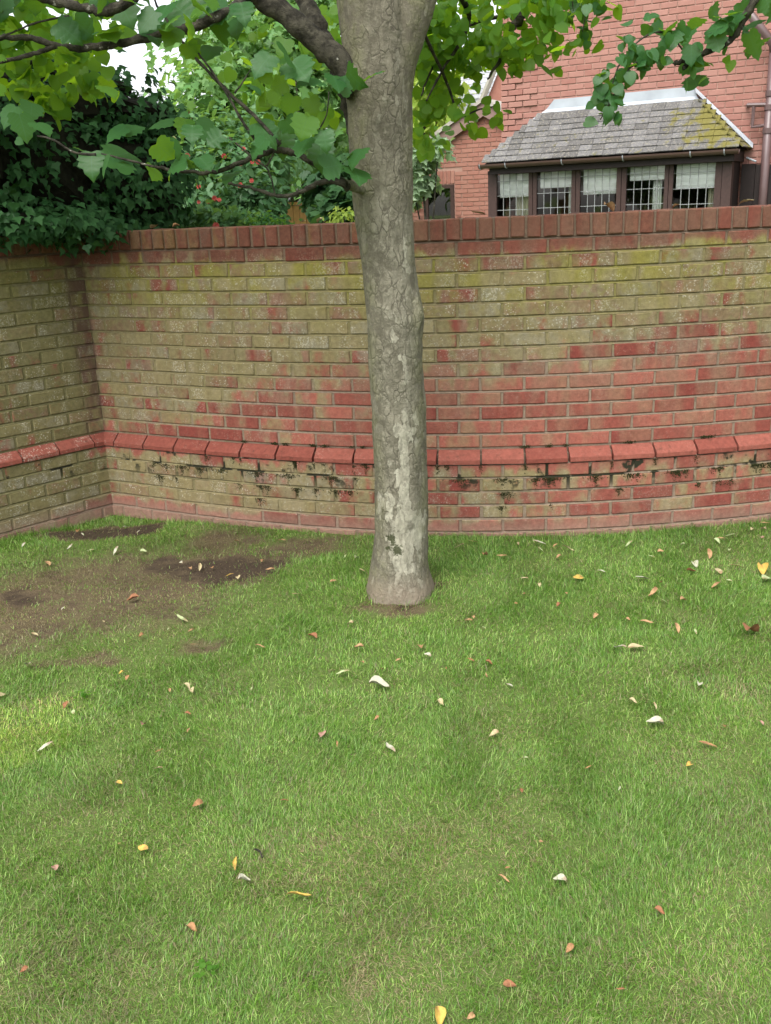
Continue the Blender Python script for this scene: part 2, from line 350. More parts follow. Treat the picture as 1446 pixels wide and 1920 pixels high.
def bark_material():
    m = M('flaking_bark'); P = m.pos(); x, y, z = m.xyz(P)
    wob = m.noise(P, 9.0, 3, 0.6)
    cb = m.n('ShaderNodeCombineXYZ'); m.put(cb.inputs[0], m.mul(wob, 0.07)); m.put(cb.inputs[1], m.mul(m.noise(P, 12.0, 3), 0.07)); m.put(cb.inputs[2], m.mul(m.noise(P, 7.0, 3), 0.16))
    W = m.vm('ADD', P, cb.outputs[0]); S = m.vm('MULTIPLY', W, (1.0, 1.0, 0.30))
    edge = m.voro(S, 34.0, 'DISTANCE_TO_EDGE'); cell = m.voro(S, 34.0, 'F1', 1)
    cr, cg, cbb = m.xyz(cell)
    edge2 = m.voro(m.vm('MULTIPLY', W, (1.0, 1.0, 0.6)), 85.0, 'DISTANCE_TO_EDGE')
    fine = m.noise(P, 85.0, 6, 0.75); med = m.noise(P, 14.0, 5, 0.65); big = m.noise(m.vm('MULTIPLY', P, (1, 1, 0.5)), 5.0, 3, 0.6)
    grey = m.mix(m.step(med, 0.32, 0.68), (0.088, 0.080, 0.056), (0.195, 0.180, 0.134))
    grey = m.mix(m.mul(m.step(cr, 0.35, 0.9), 0.45), grey, (0.235, 0.220, 0.165))
    # pale places where plates have dropped off
    vn = m.n('ShaderNodeTexVoronoi', feature='F1'); m.put(vn.inputs['Vector'], S); m.put(vn.inputs['Scale'], 62.0)
    cx_, cy_, cz_ = m.xyz(vn.outputs['Position']); fr_, fg_, fb_ = m.xyz(vn.outputs['Color'])
    px_ = m.math('SUBTRACT', cx_, 0.035); pz_ = m.math('MULTIPLY_ADD', cz_, 1 / 0.30, -0.08)
    lvl = m.noise(m.vm('MULTIPLY', vn.outputs['Position'], (1, 1, 1.2)), 7.0, 3, 0.6)
    patch = m.add(m.step(lvl, 0.40, 0.75, -0.25, 0.72), m.mul(m.math('SUBTRACT', fr_, 0.5), 0.5))
    for (cx, cz, rx, rz) in ((0.066, 1.215, 0.026, 0.10), (0.110, 1.04, 0.038, 0.085), (0.085, 0.78, 0.045, 0.07), (0.092, 0.70, 0.022, 0.08),
                             (0.095, 0.30, 0.07, 0.13), (0.09, 0.12, 0.065, 0.10), (0.045, 0.22, 0.04, 0.08), (0.055, 0.62, 0.04, 0.07), (0.045, 2.02, 0.022, 0.025), (0.09, 0.50, 0.03, 0.12)):
        ex = m.mul(m.math('SUBTRACT', px_, cx), 1 / rx); ez = m.mul(m.math('SUBTRACT', pz_, cz), 1 / rz)
        dd = m.math('SQRT', m.add(m.mul(ex, ex), m.mul(ez, ez)))
        patch = m.add(patch, m.step(dd, 1.35, 0.5, 0.0, 0.75))
    patch = m.mul(m.step(m.add(patch, m.mul(m.math('SUBTRACT', fine, 0.5), 0.35)), 0.46, 0.62), m.step(y, 4.20, 4.08))
    pale = m.mix(fine, (0.265, 0.252, 0.190), (0.40, 0.382, 0.300))
    c = m.mix(m.mul(patch, m.step(fg_, 0, 1, 0.5, 0.95)), grey, pale)
    mott = m.noise(m.vm('MULTIPLY', P, (1.0, 1.0, 0.7)), 38.0, 4, 0.7)
    c = m.mix(m.mul(m.step(mott, 0.52, 0.62), 0.5), c, (0.085, 0.078, 0.056)); c = m.mix(m.mul(m.step(mott, 0.44, 0.36), 0.35), c, (0.31, 0.295, 0.225))
    streak = m.noise(m.vm('MULTIPLY', W, (60.0, 60.0, 9.0)), 1.0, 3, 0.6)
    c = m.mix(m.mul(m.step(streak, 0.52, 0.70), 0.35), c, (0.085, 0.078, 0.055))
    # cracks between the plates
    ck = m.math('MAXIMUM', m.mul(m.step(edge, 0.07, 0.008), m.step(med, 0.40, 0.56)), m.mul(m.step(edge2, 0.10, 0.015), m.step(big, 0.45, 0.60), 0.6))
    ck = m.mul(ck, m.step(patch, 0.0, 1.0, 1.0, 0.3))
    c = m.mix(m.step(z, 1.55, 2.25, 0.0, 0.5), c, m.mix(med, (0.070, 0.060, 0.042), (0.135, 0.118, 0.085)))  # browner bark aloft, with the crown's shade put into the colour
    c = m.mix(m.mul(ck, 0.70), c, (0.055, 0.048, 0.034))
    # green film on the flanks, moss spots, earthy foot
    gr = m.mul(m.step(m.math('ABSOLUTE', m.math('SUBTRACT', x, 0.07)), 0.04, 0.115), m.step(med, 0.38, 0.62), 0.6)
    c = m.mix(gr, c, (0.115, 0.115, 0.055))
    for (cx, cz, rr) in ((0.02, 0.30, 0.022), (0.047, 0.245, 0.028), (0.008, 0.255, 0.012), (0.028, 0.275, 0.015)):
        ex = m.math('SUBTRACT', x, cx); ez = m.math('SUBTRACT', z, cz)
        dd = m.math('SQRT', m.add(m.mul(ex, ex), m.mul(ez, ez)))
        c = m.mix(m.mul(m.step(m.add(dd, m.mul(m.math('SUBTRACT', fine, 0.5), 0.08)), rr, rr * 0.6), m.step(y, 4.2, 4.1), 0.9), c, (0.03, 0.035, 0.012))
    c = m.mix(m.mul(m.step(z, 0.16, 0.02), m.step(med, 0.3, 0.6, 0.45, 0.9)), c, m.mix(fine, (0.10, 0.080, 0.058), (0.25, 0.205, 0.150)))
    h = m.add(m.mul(m.step(edge, 0.0, 0.10), m.step(patch, 0, 1, 0.5, 0.05), m.step(med, 0.40, 0.60)), m.mul(cr, 0.3), m.mul(fine, 0.6), m.mul(med, 0.9), m.mul(streak, 0.7), m.mul(patch, -0.4))
    return m.surf(c, 0.88, m.bump(h, 0.7, 0.007), 0.2)
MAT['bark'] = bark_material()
def branch_material():
    m = M('branch_bark'); P = m.pos(); a = m.noise(P, 25.0, 4, 0.6)
    c = m.mix(m.step(a, 0.34, 0.66), (0.020, 0.018, 0.013), (0.066, 0.060, 0.043))
    li = m.mul(m.step(m.noise(P, 34.0, 4, 0.65), 0.60, 0.66), m.step(m.noise(P, 7.0), 0.5, 0.62))
    c = m.mix(m.mul(li, 0.8), c, (0.34, 0.33, 0.28))
    return m.surf(c, 0.85, m.bump(m.add(a, m.noise(P, 90.0, 4, 0.7)), 0.9, 0.010), 0.15)
MAT['branch'] = branch_material()
MAT['inner_shade'] = plain('painted_inner_shade', (0.012, 0.012, 0.008), 0.95, 0.4, 30, 0.05)  # near black that paints unlit insides: ivy core and wing window

def house_brick_material(name, tone):
    m = M(name); P = m.pos(); r = m.rnd(); a = m.noise(P, 14.0, 4, 0.6); b = m.noise(P, 0.9, 3)
    c = m.mix(r, tuple(v * t for v, t in zip((0.255, 0.116, 0.096), tone)), tuple(v * t for v, t in zip((0.310, 0.168, 0.140), tone)))
    c = m.mix(m.mul(m.step(a, 0.45, 0.7), 0.4), c, tuple(v * t for v, t in zip((0.35, 0.185, 0.152), tone)))
    c = m.mix(m.mul(b, 0.3), c, tuple(v * t for v, t in zip((0.37, 0.185, 0.135), tone)))
    return m.surf(c, 0.9, m.bump(a, 0.3, 0.005), 0.15)
MAT['hbrick'] = house_brick_material('house_brick', (1, 1, 1)); MAT['hmortar'] = plain('house_mortar', (0.33, 0.205, 0.165), 0.95, 0.1, 8)
MAT['wbrick'] = house_brick_material('wing_brick', (1.0, 0.95, 0.9))
MAT['timber'] = plain('dark_stained_timber', (0.050, 0.028, 0.024), 0.5, 0.2, 40, 0.35)
MAT['timber_dark'] = plain('black_brown_timber', (0.016, 0.010, 0.009), 0.6, 0.2, 30, 0.3)
MAT['gutter'] = plain('brown_gutter', (0.075, 0.045, 0.038), 0.35, 0.1, 10, 0.5)
MAT['lead'] = plain('lead_flashing', (0.33, 0.36, 0.39), 0.5, 0.12, 5, 0.4)
MAT['came'] = plain('lead_came', (0.26, 0.27, 0.27), 0.5, 0.05, 10, 0.4)
MAT['blind'] = plain('white_blind', (0.86, 0.89, 0.85), 0.9, 0.04, 6)
MAT['curtain'] = plain('cream_curtain', (0.62, 0.60, 0.46), 0.9, 0.06, 6)
MAT['room'] = plain('dim_room', (0.22, 0.17, 0.13), 0.9, 0.2, 2)
MAT['pipe'] = plain('brown_pipe', (0.10, 0.062, 0.060), 0.35, 0.12, 10, 0.5)
MAT['barge'] = plain('barge_board', (0.22, 0.145, 0.125), 0.6, 0.08, 10)
MAT['verge'] = plain('verge_tile', (0.34, 0.32, 0.28), 0.85, 0.15, 10)
MAT['slate'] = plain('grey_slate', (0.30, 0.31, 0.33), 0.7, 0.15, 6)
MAT['fence'] = plain('larch_fence_wood', (0.30, 0.17, 0.055), 0.8, 0.2, 14)
MAT['moss'] = plain('black_moss', (0.032, 0.034, 0.014), 0.98, 0.4, 80, 0.05, 0.6)
def tile_material():
    m = M('bay_roof_tile'); P = m.pos(); r = m.rnd(); a = m.noise(P, 7.0, 5, 0.65); b = m.noise(P, 40.0, 4, 0.65)
    c = m.mix(r, (0.085, 0.082, 0.080), (0.145, 0.142, 0.142))
    c = m.mix(m.mul(m.step(b, 0.52, 0.66), 0.6), c, (0.27, 0.25, 0.19))
    c = m.mix(m.mul(m.step(b, 0.47, 0.38), 0.5), c, (0.07, 0.065, 0.05))
    # moss spreads over the end of the roof where the branches drip
    d = m.vm('SUBTRACT', P, tuple(MOSS_AT)); dx, dy, dz = m.xyz(d)
    dist = m.math('SQRT', m.add(m.mul(dx, dx), m.mul(dy, dy)))
    mo = m.step(m.add(m.mul(dist, -0.9), m.mul(a, 1.9)), 0.46, 0.76)
    sp = m.step(a, 0.60, 0.68)
    c = m.mix(m.mul(m.math('MAXIMUM', mo, m.mul(sp, 0.6)), 0.9), c, m.mix(b, (0.085, 0.080, 0.016), (0.175, 0.152, 0.034)))
    return m.surf(c, 0.9, m.bump(m.add(a, b), 0.5, 0.01), 0.15)
def glass_material():
    m = M('window_glass'); t = m.n('ShaderNodeBsdfTransparent'); m.put(t.inputs[0], (0.95, 0.97, 0.96))
    g = m.n('ShaderNodeBsdfGlossy'); m.put(g.inputs[0], (1, 1, 1)); m.put(g.inputs['Roughness'], 0.02)
    fr = m.n('ShaderNodeFresnel'); m.put(fr.inputs[0], 1.5)
    x = m.n('ShaderNodeMixShader'); m.put(x.inputs[0], m.math('MULTIPLY', fr.outputs[0], 1.7, clamp=True))
    m.t.links.new(t.outputs[0], x.inputs[1]); m.t.links.new(g.outputs[0], x.inputs[2]); m.t.links.new(x.outputs[0], m.out.inputs[0]); return m.m
MAT['glass'] = glass_material()

# ================================================================== GROUND
LAWN_C = np.array(CORNER)
def gz(x, y):
    x = np.asarray(x, float); y = np.asarray(y, float)
    return (-0.045 * np.exp(-(((x + 1.70) / 0.55) ** 2 + ((y - 5.50) / 0.40) ** 2))
            + 0.006 * np.sin(2.1 * x + 0.7) * np.sin(1.7 * y) + 0.004 * np.sin(5.3 * x + 1.1 * y))
def ell_world(px, py, rx, ry):
    c = at_z(px, py)[:2]; a = at_z(px + rx, py)[:2]; b = at_z(px, py - ry)[:2]
    return c, abs(a[0] - c[0]), abs(b[1] - c[1])
BARE = [ell_world(*q) for q in ((225, 985, 95, 16), (130, 1000, 60, 12), (425, 1064, 115, 30), (340, 1060, 70, 16), (60, 1122, 90, 16))]
THIN = [ell_world(*q) for q in ((200, 1105, 320, 95), (60, 1150, 190, 85), (420, 1020, 120, 40), (390, 1205, 60, 18), (560, 1030, 120, 25), (150, 1245, 80, 14), (745, 1135, 75, 14))]
STRAW = [(*ell_world(*q), s) for q, s in (((40, 1390, 90, 70), 0.25), ((960, 1500, 120, 60), 0.42), ((1290, 1270, 90, 40), 0.42), ((1180, 1230, 60, 20), 0.3), ((830, 1620, 160, 60), 0.42), ((680, 1850, 50, 90), 0.9), ((1380, 1600, 120, 130), 0.40), ((1010, 1070, 160, 26), 0.3), ((560, 1500, 120, 60), 0.3), ((250, 1780, 180, 80), 0.32), ((440, 1480, 80, 40), 0.3), ((1300, 1160, 120, 30), 0.35), ((1100, 1800, 200, 80), 0.34))]
def field(x, y, lst):
    r = np.zeros(len(x)); x = x + 0.06 * np.sin(9 * y + 2 * np.sin(7 * x)) + 0.03 * np.sin(23 * y + 11 * x); y = y + 0.04 * np.sin(8 * x + 1.3) + 0.025 * np.sin(19 * x - 13 * y)
    for c, a, b in lst: r = np.maximum(r, 1 - ss(np.hypot((x - c[0]) / a, (y - c[1]) / b), 0.35, 1.30))
    return r
xs = np.concatenate([[-120, -60, -30, -15, -8], np.linspace(-4.5, 4.5, 121), [8, 15, 30, 60, 120]])
ys = np.concatenate([[-60, -30, -12, -5, -2], np.linspace(0.0, 7.0, 95), [9, 12, 20, 40, 80, 160]])
GX, GY = np.meshgrid(xs, ys); GZ = gz(GX, GY)
near = (np.abs(GX) < 5) & (GY > -0.5) & (GY < 7.5)
GZ = GZ + near * RNG.normal(0, 0.0025, GX.shape)
nx, ny = len(xs), len(ys)
ii = (np.arange(ny - 1)[:, None] * nx + np.arange(nx - 1)[None]).ravel()
me = big_mesh('ground', np.stack([GX, GY, GZ], -1).reshape(-1, 3), np.stack([ii, ii + 1, ii + nx + 1, ii + nx], 1).ravel(), np.full(len(ii), 4), MAT['ground'], True)
wv_ = np.maximum(field(GX.ravel(), GY.ravel(), BARE), 0.42 * field(GX.ravel(), GY.ravel(), THIN)) + 0.75 * (np.hypot(GX.ravel() - 0.055, GY.ravel() - 4.12) < 0.18)
at_ = me.attributes.new('worn', 'FLOAT', 'POINT'); at_.data.foreach_set('value', wv_.astype(np.float32))
ground = link('ground', me); ground['kind'] = 'structure'

# ================================================================== GARDEN WALLS
# plan of the face above the plinth, measured from the plinth line
_px = np.array([-1.685, -1.415, -1.186, -0.986, -0.865, -0.568, -0.357, -0.048, 0.291, 0.514, 0.738, 0.961, 1.186, 1.409, 1.625, 1.857, 2.074, 2.8, 3.6])
_py = np.array([5.688, 5.555, 5.425, 5.328, 5.268, 5.142, 5.056, 4.968, 4.900, 4.866, 4.846, 4.838, 4.846, 4.862, 4.884, 4.915, 4.955, 5.16, 5.50])
_c = np.polyfit(_px, _py, 5)
_xx = np.linspace(-1.685, 3.6, 2000); _yy = np.polyval(_c, _xx); _yy += (5.685 - _yy[0]) * np.exp(-(_xx + 1.685) / 0.15)
_ss = np.concatenate([[0], np.cumsum(np.hypot(np.diff(_xx), np.diff(_yy)))])
S_MAX = _ss[-1]
class CurvePlan:
    length = S_MAX
    def at(s, t):
        x = np.interp(t, _ss, _xx); y = np.interp(t, _ss, _yy)
        a = np.array([np.interp(t + 0.03, _ss, _xx) - np.interp(t - 0.03, _ss, _xx), np.interp(t + 0.03, _ss, _yy) - np.interp(t - 0.03, _ss, _yy)])
        a /= np.hypot(*a); return np.array([x, y]), a
class LinePlan:
    def __init__(s, p, d, L): s.p = np.array(p); s.d = np.array(d) / np.hypot(*d); s.length = L
    def at(s, t): return s.p + s.d * t, s.d
S_JOINT = float(np.interp(0.291, _xx, _ss))           # a plinth joint seen just right of the trunk
Z_PL0, Z_PL1, Z_COP = 0.405, 0.480, 1.530
def build_wall(plan, root, s0, s1, joint, side, visible, keep_max, nose_depth=0.055):
    """side=+1 : face lies to the right of the running direction"""
    rnd = random.Random(5 if plan.__class__ is CurvePlan else 6)
    stret = [mesh_of('brick', *chamfer_box(0.213, 0.10, 0.0648, 0.0045, 0.0013, rnd), MAT['brick']) for _ in range(12)]
    cop = [mesh_of('coping_brick', *chamfer_box(0.068, 0.222, 0.1035, 0.0055, 0.0016, rnd), MAT['brick']) for _ in range(8)]
    def pl_mesh():
        j = lambda: rnd.uniform(-0.0012, 0.0012)
        L = 0.2165; prof = [(0.055, -0.0335), (-nose_depth + 0.002, -0.0335), (-nose_depth, -0.031), (-nose_depth, -0.0105), (-nose_depth + 0.003, -0.006), (-0.004, 0.034), (0.055, 0.034)]
        return MB().prism([(a + j(), b + j()) for a, b in prof], -L / 2, L / 2).mesh('plinth_brick', MAT['plinth'])
    plm = [pl_mesh() for _ in range(6)]
    def frame(s, off):
        p, t = plan.at(s); n = np.array([t[1], -t[0]]) * side
        return p + n * off, t, n
    items = []
    courses = [(Z_COP - 0.075 * (k + 0.5), 0.0, k % 2 == 0) for k in range(14)] + [(Z_PL0 - 0.075 * (k + 0.5), 0.046, k % 2 == 0) for k in range(7)]
    for z, off, half in courses:
        k0 = math.floor((s0 - joint) / 0.225) - 1
        for k in range(k0, k0 + int((s1 - s0) / 0.225) + 4):
            s = joint + (k + 0.5) * 0.225 + (0.1125 if half else 0)
            if s + 0.1125 < s0 + 0.02 or s > s1: continue
            items.append((s, z, off))
    def place(me, name, s, z, off, depth, jitter=0.0015, tilt=0.006):
        p, t, n = frame(s, off - depth / 2 + rnd.uniform(-jitter, jitter))
        ang = math.atan2(t[1], t[0]) if side > 0 else math.atan2(-t[1], -t[0])
        return link(name, me, root, (p[0], p[1], z + rnd.uniform(-0.001, 0.001)), (rnd.uniform(-tilt, tilt) * 0.5, rnd.uniform(-tilt, tilt), ang + rnd.uniform(-tilt, tilt)), (rnd.uniform(0.985, 1.0), 1, rnd.uniform(0.97, 1.0)))
    scored = sorted(((visible(frame(s, off)[0], z), s, z, off) for s, z, off in items), key=lambda q: -q[0])
    rest = MB(); bv, bf = chamfer_box(0.213, 0.10, 0.0648, 0.0045)
    for i, (v, s, z, off) in enumerate(scored):
        if v > 0 and i < keep_max: place(rnd.choice(stret), 'brick', s, z, off, 0.10)
        else:
            p, t, n = frame(s, off - 0.05); tx = np.array(t) * side
            rest.add([(p[0] + q[0] * tx[0] + q[1] * (-n[0]), p[1] + q[0] * tx[1] + q[1] * (-n[1]), z + q[2]) for q in bv], bf)
    if rest.v: link('brick_remainder', rest.mesh('brick_remainder', MAT['brick']), root, kind='stuff')
    s = joint - math.ceil((joint - s0) / 0.225) * 0.225
    while s < s1:
        if s + 0.225 > s0: place(rnd.choice(plm), 'plinth_brick', s + 0.1125, (Z_PL0 + Z_PL1) / 2 - 0.002, 0.0, 0.0, 0.001, 0.004)
        s += 0.225
    s = joint - math.ceil((joint - s0) / 0.0792) * 0.0792 + 0.02
    while s < s1:
        place(rnd.choice(cop), 'coping_brick', s, Z_COP + 0.0565, 0.006, 0.222, 0.002, 0.012); s += 0.0792
    # mortar body with weather-struck joints: flush at the lower brick, set back under the upper one
    def extrude(prof):
        N = 90; v, f = [], []; k = len(prof)
        for i in range(N + 1):
            s = s0 + (s1 - s0) * i / N
            for off, z in prof: a, _, _ = frame(s, off); v.append((a[0], a[1], z))
        for i in range(N):
            for q in range(k): f.append((k * i + q, k * i + (q + 1) % k, k * i + k + (q + 1) % k, k * i + k + q))
        f += [tuple(range(k - 1, -1, -1)), tuple(range(k * N, k * N + k))]
        return v, f
    def joints(ztop, ncourse, off, back, zbot, zcap):
        prof = [(off - back, zbot), (off - 0.005, zbot)]
        for c in range(ncourse - 1, -1, -1):
            zb = ztop - 0.075 * (c + 1) + 0.0055; zt = zb + 0.064
            prof += [(off - 0.0095, zb - 0.001), (off - 0.0055, zb), (off - 0.0055, zt), (off - 0.002, zt + 0.0005)]
        return prof + [(off - 0.012, zcap), (off - back, zcap)]
    mb = MB()
    mb.add(*extrude(joints(Z_COP, 14, 0.0, 0.212, Z_PL0 + 0.003, Z_COP + 0.004)))
    mb.add(*extrude(joints(Z_PL0, 7, 0.046, 0.25, -0.25, Z_PL0 - 0.002)))
    mb.add(*extrude([(-0.20, Z_COP + 0.005), (-0.004, Z_COP + 0.005), (-0.004, Z_COP + 0.104), (-0.20, Z_COP + 0.106)]))
    mb.add(*extrude([(-0.20, Z_PL0 - 0.001), (0.012, Z_PL0 - 0.001), (0.012, Z_PL1 - 0.03), (-0.20, Z_PL1 - 0.03)]))
    link('mortar', mb.mesh('mortar', MAT['mortar']), root)
    return frame

def in_view(p, z):
    q = np.array([p[0], p[1], z - CAM_H]); d = q[1] * math.cos(PITCH) - q[2] * math.sin(PITCH)
    u = q[0] * F_PX / d; v = -(q[2] * math.cos(PITCH) + q[1] * math.sin(PITCH)) * F_PX / d
    x = 723 + u * math.cos(ROLL) + v * math.sin(ROLL); y = 960 - u * math.sin(ROLL) + v * math.cos(ROLL)
    return x, y
def vis_front(p, z):
    x, y = in_view(p, z)
    v = 1.0
    if x < -30 or x > 1470 or z < -0.01: return 0.0
    if 688 < x < 806: v *= 0.2 if (720 < x < 770) else 0.55
    if x > 1430 or x < 190: v *= 0.4
    if z < 0.04: v *= 0.5
    return v
wall_root = empty('brick_wall', (0.3, 4.9, 0), 'long curved brick garden wall behind the tree trunk, algae stained, with red sloping plinth', 'wall')
front_frame = build_wall(CurvePlan(), wall_root, 0.0, S_MAX, S_JOINT, 1, vis_front, 296)
dl = np.array([-2.146 + 1.685, 5.227 - 5.685])
left_root = empty('brick_wall', (-2.3, 5.05, 0), 'short green stained brick wall at the left edge, under the ivy', 'wall')
left_plan = LinePlan(CORNER, dl, 2.6)
left_frame = build_wall(left_plan, left_root, -0.02, 2.6, 0.10, -1, lambda p, z: 1.0 if in_view(p, z)[0] > -40 and z > -0.06 else 0.0, 120)

# moss cushions clinging below the plinth and along the joints
def moss_clumps(frame, spots, root, seed):
    rnd = random.Random(seed); mb = MB()
    for s, z, off, r in spots:
        low = z < 0.45; zj = (0.405 - 0.075 * max(0, round((0.405 - z) / 0.075 + 0.2)) - 0.006) if low else z
        for _ in range(max(6, int(r * 3600))):
            if low and rnd.random() < 0.30: ds, zz = rnd.gauss(0, 0.006), zj + rnd.uniform(-0.066, 0.004) * rnd.random() ** 0.5
            else: ds, zz = rnd.gauss(0, r * 0.75), zj + abs(rnd.gauss(0, 0.011 if low else 0.003)) * (-1 if low else 1) + rnd.gauss(0, 0.003)
            p, t, n = frame(s + ds, off + rnd.uniform(-0.004, 0.002)); rr = rnd.uniform(0.0018, 0.0042); zz = min(zz, 0.412) if low else zz
            c = Vector((p[0], p[1], zz))
            vv = [c + Vector((rnd.gauss(0, 1), rnd.gauss(0, 1), rnd.gauss(0, 1))).normalized() * rr * rnd.uniform(0.7, 1.2) for _ in range(4)]
            mb.add([c + Vector((rr, 0, 0)), c + Vector((-rr, 0, 0)), c + Vector((0, rr, 0)), c + Vector((0, -rr, 0)), c + Vector((0, 0, rr * 0.8)), c + Vector((0, 0, -rr * 0.8))],
                   [(0, 2, 4), (2, 1, 4), (1, 3, 4), (3, 0, 4), (2, 0, 5), (1, 2, 5), (3, 1, 5), (0, 3, 5)])
    link('moss', mb.mesh('moss', MAT['moss']), root, kind='stuff')
spots = []
rm = random.Random(3)
def s_at(px, py, z):
    X = at_z(px, py, z)[0]; return float(np.interp(X, _xx, _ss))
for px, py, r in ((292, 853, .03), (315, 868, .05), (345, 872, .05), (380, 868, .03), (300, 893, .035), (332, 893, .03), (420, 868, .03), (455, 833, .02), (485, 872, .06), (494, 895, .05), (490, 925, .03), (452, 893, .03), (505, 905, .03),
                  (545, 882, .06), (560, 900, .05), (560, 868, .04), (625, 880, .06), (632, 898, .04), (635, 922, .04), (595, 905, .03), (660, 905, .04), (690, 868, .03), (612, 868, .03), (672, 885, .02),
                  (865, 880, .05), (870, 893, .05), (842, 878, .02), (945, 890, .05), (955, 905, .04), (948, 922, .03), (942, 945, .02), (1030, 878, .04), (1040, 892, .04), (1005, 897, .03), (1035, 935, .012),
                  (1115, 875, .045), (1118, 892, .03), (1195, 887, .04), (1180, 888, .03), (1160, 900, .03), (1265, 862, .045), (1272, 878, .03), (1285, 880, .02), (1345, 860, .05), (1370, 885, .045), (1350, 885, .03), (1425, 862, .04), (1440, 850, .03), (1415, 872, .03), (1310, 888, .015)):
    zz = 0.405 - (py - (in_view(front_frame(s_at(px, py, 0.33), 0.05)[0], 0.405)[1])) * 0.0029
    spots.append((s_at(px, py, max(0.1, min(zz, 0.41))), max(0.08, min(zz, 0.412)), 0.047, r * 0.75))
for px, py in ((457, 830), (515, 833), (535, 833), (588, 837), (610, 838), (660, 839), (680, 840), (985, 838), (1030, 837), (1060, 833), (1180, 830), (1320, 820), (1330, 819)):
    spots.append((s_at(px, py, 0.483), 0.483, 0.004, rm.uniform(0.008, 0.020)))
for k in range(-6, 9):
    if rm.random() < 0.75: spots.append((S_JOINT + k * 0.225, rm.uniform(0.415, 0.44), 0.050, 0.008))
moss_clumps(front_frame, spots, wall_root, 8)

# ================================================================== LEAF SHAPES
def leaf_shape(kind):
    """flat outline with a midrib fold; x across, y from stalk (0) to tip (1)"""
    if kind == 'heart': half = [(0.0, 0.0), (0.20, -0.09), (0.40, 0.02), (0.49, 0.25), (0.43, 0.52), (0.25, 0.78), (0.0, 1.0)]
    elif kind == 'lobed': half = [(0.0, 0.03), (0.18, -0.07), (0.38, -0.05), (0.50, 0.08), (0.47, 0.18), (0.56, 0.28), (0.44, 0.38), (0.53, 0.52), (0.42, 0.60), (0.31, 0.66), (0.28, 0.78), (0.13, 0.88), (0.0, 1.0)]
    elif kind == 'ivy': half = [(0.0, 0.0), (0.30, -0.06), (0.52, 0.24), (0.28, 0.42), (0.0, 1.0)]
    elif kind == 'maple': half = [(0.0, 0.0), (0.33, -0.02), (0.27, 0.20), (0.60, 0.42), (0.26, 0.50), (0.0, 1.0)]
    elif kind == 'oval': half = [(0.0, 0.0), (0.20, 0.22), (0.24, 0.5), (0.14, 0.8), (0.0, 1.0)]
    n = len(half)
    mid = [(0.0, t) for t in np.linspace(half[0][1], half[-1][1], n)][1:-1]
    v = [(half[0][0], half[0][1], 0.0)] + [(0.0, m[1], -0.03) for m in mid] + [(0.0, half[-1][1], -0.10)]
    R0 = len(v); zf = lambda x, y: 0.26 * abs(x) - 0.30 * (y - 0.35) ** 2 - 0.55 * x * x
    v += [(x, y, zf(x, y)) for x, y in half[1:-1]]; L0 = len(v); v += [(-x, y, zf(x, y)) for x, y in half[1:-1]]
    k = n - 2; f = []
    for sgn, B in ((1, R0), (-1, L0)):
        t = [(0, B, 1)] + [(1 + i, B + i, B + i + 1) for i in range(k - 1)] + [(1 + i, B + i + 1, 2 + i) for i in range(k - 1)] + [(k, B + k - 1, k + 1)]
        f += t if sgn > 0 else [tuple(reversed(q)) for q in t]
    return np.array(v, float), np.array(f, int)
SHAPES = {k: leaf_shape(k) for k in ('heart', 'lobed', 'ivy', 'maple', 'oval')}
def basis(nrm, tip):
    """columns x (across), y (tip), z (normal)"""
    z = nrm / np.linalg.norm(nrm, axis=-1, keepdims=True)
    y = tip - (tip * z).sum(-1, keepdims=True) * z; y /= np.linalg.norm(y, axis=-1, keepdims=True) + 1e-9
    x = np.cross(y, z); return np.stack([x, y, z], -1)
def foliage(name, kind, pos, nrm, tip, size, mat, parent=None, asp=None, stuff=True):
    V, T = SHAPES[kind]; n = len(pos); B = basis(nrm, tip)
    VV = np.repeat(V[None], n, 0) * np.asarray(size)[:, None, None]
    VV[:, :, 2] *= RNG.uniform(0.3, 1.6, (n, 1)); VV[:, :, 0] *= RNG.uniform(0.85, 1.15, (n, 1))
    VV[:, :, 1] -= 0.0
    co = np.einsum('nij,nvj->nvi', B, VV) + pos[:, None]
    lv = (T[None] + (np.arange(n) * len(V))[:, None, None]).ravel()
    me = big_mesh(name, co.reshape(-1, 3), lv, np.full(n * len(T), 3), mat, True)
    return link(name, me, parent, kind='stuff' if stuff else None)
CAMV = np.array([0, 0, CAM_H])
def orient(pos, outward=None, up=0.6, out=0.5, cam_w=0.0, rand=0.5, droop=0.7):
    n = len(pos); g = RNG.normal(0, 1, (n, 3)); nrm = g * rand + np.array([0, 0, up])
    if outward is not None: nrm = nrm + out * outward
    if cam_w: c = CAMV - pos; c /= np.linalg.norm(c, axis=1, keepdims=True); nrm = nrm + cam_w * c
    tip = RNG.normal(0, 0.6, (n, 3)) + np.array([0, 0, -droop])
    if outward is not None: tip = tip + outward * 0.8
    return nrm, tip
def ell_px(cx, cy, rx, ry, Y, ry_depth=None):
    c = at_y(cx, cy, Y); k = Y / (F_PX * math.cos(PITCH)) * 1.02
    return c, np.array([rx * k, (ry_depth if ry_depth else 0.8 * min(rx, ry) * k), ry * k])
def in_ell(c, r, n, shell=0.0):
    d = RNG.normal(0, 1, (n, 3)); d /= np.linalg.norm(d, axis=1, keepdims=True)
    q = RNG.uniform(shell ** 3, 1, n) ** (1 / 3); return c + d * r * q[:, None], d
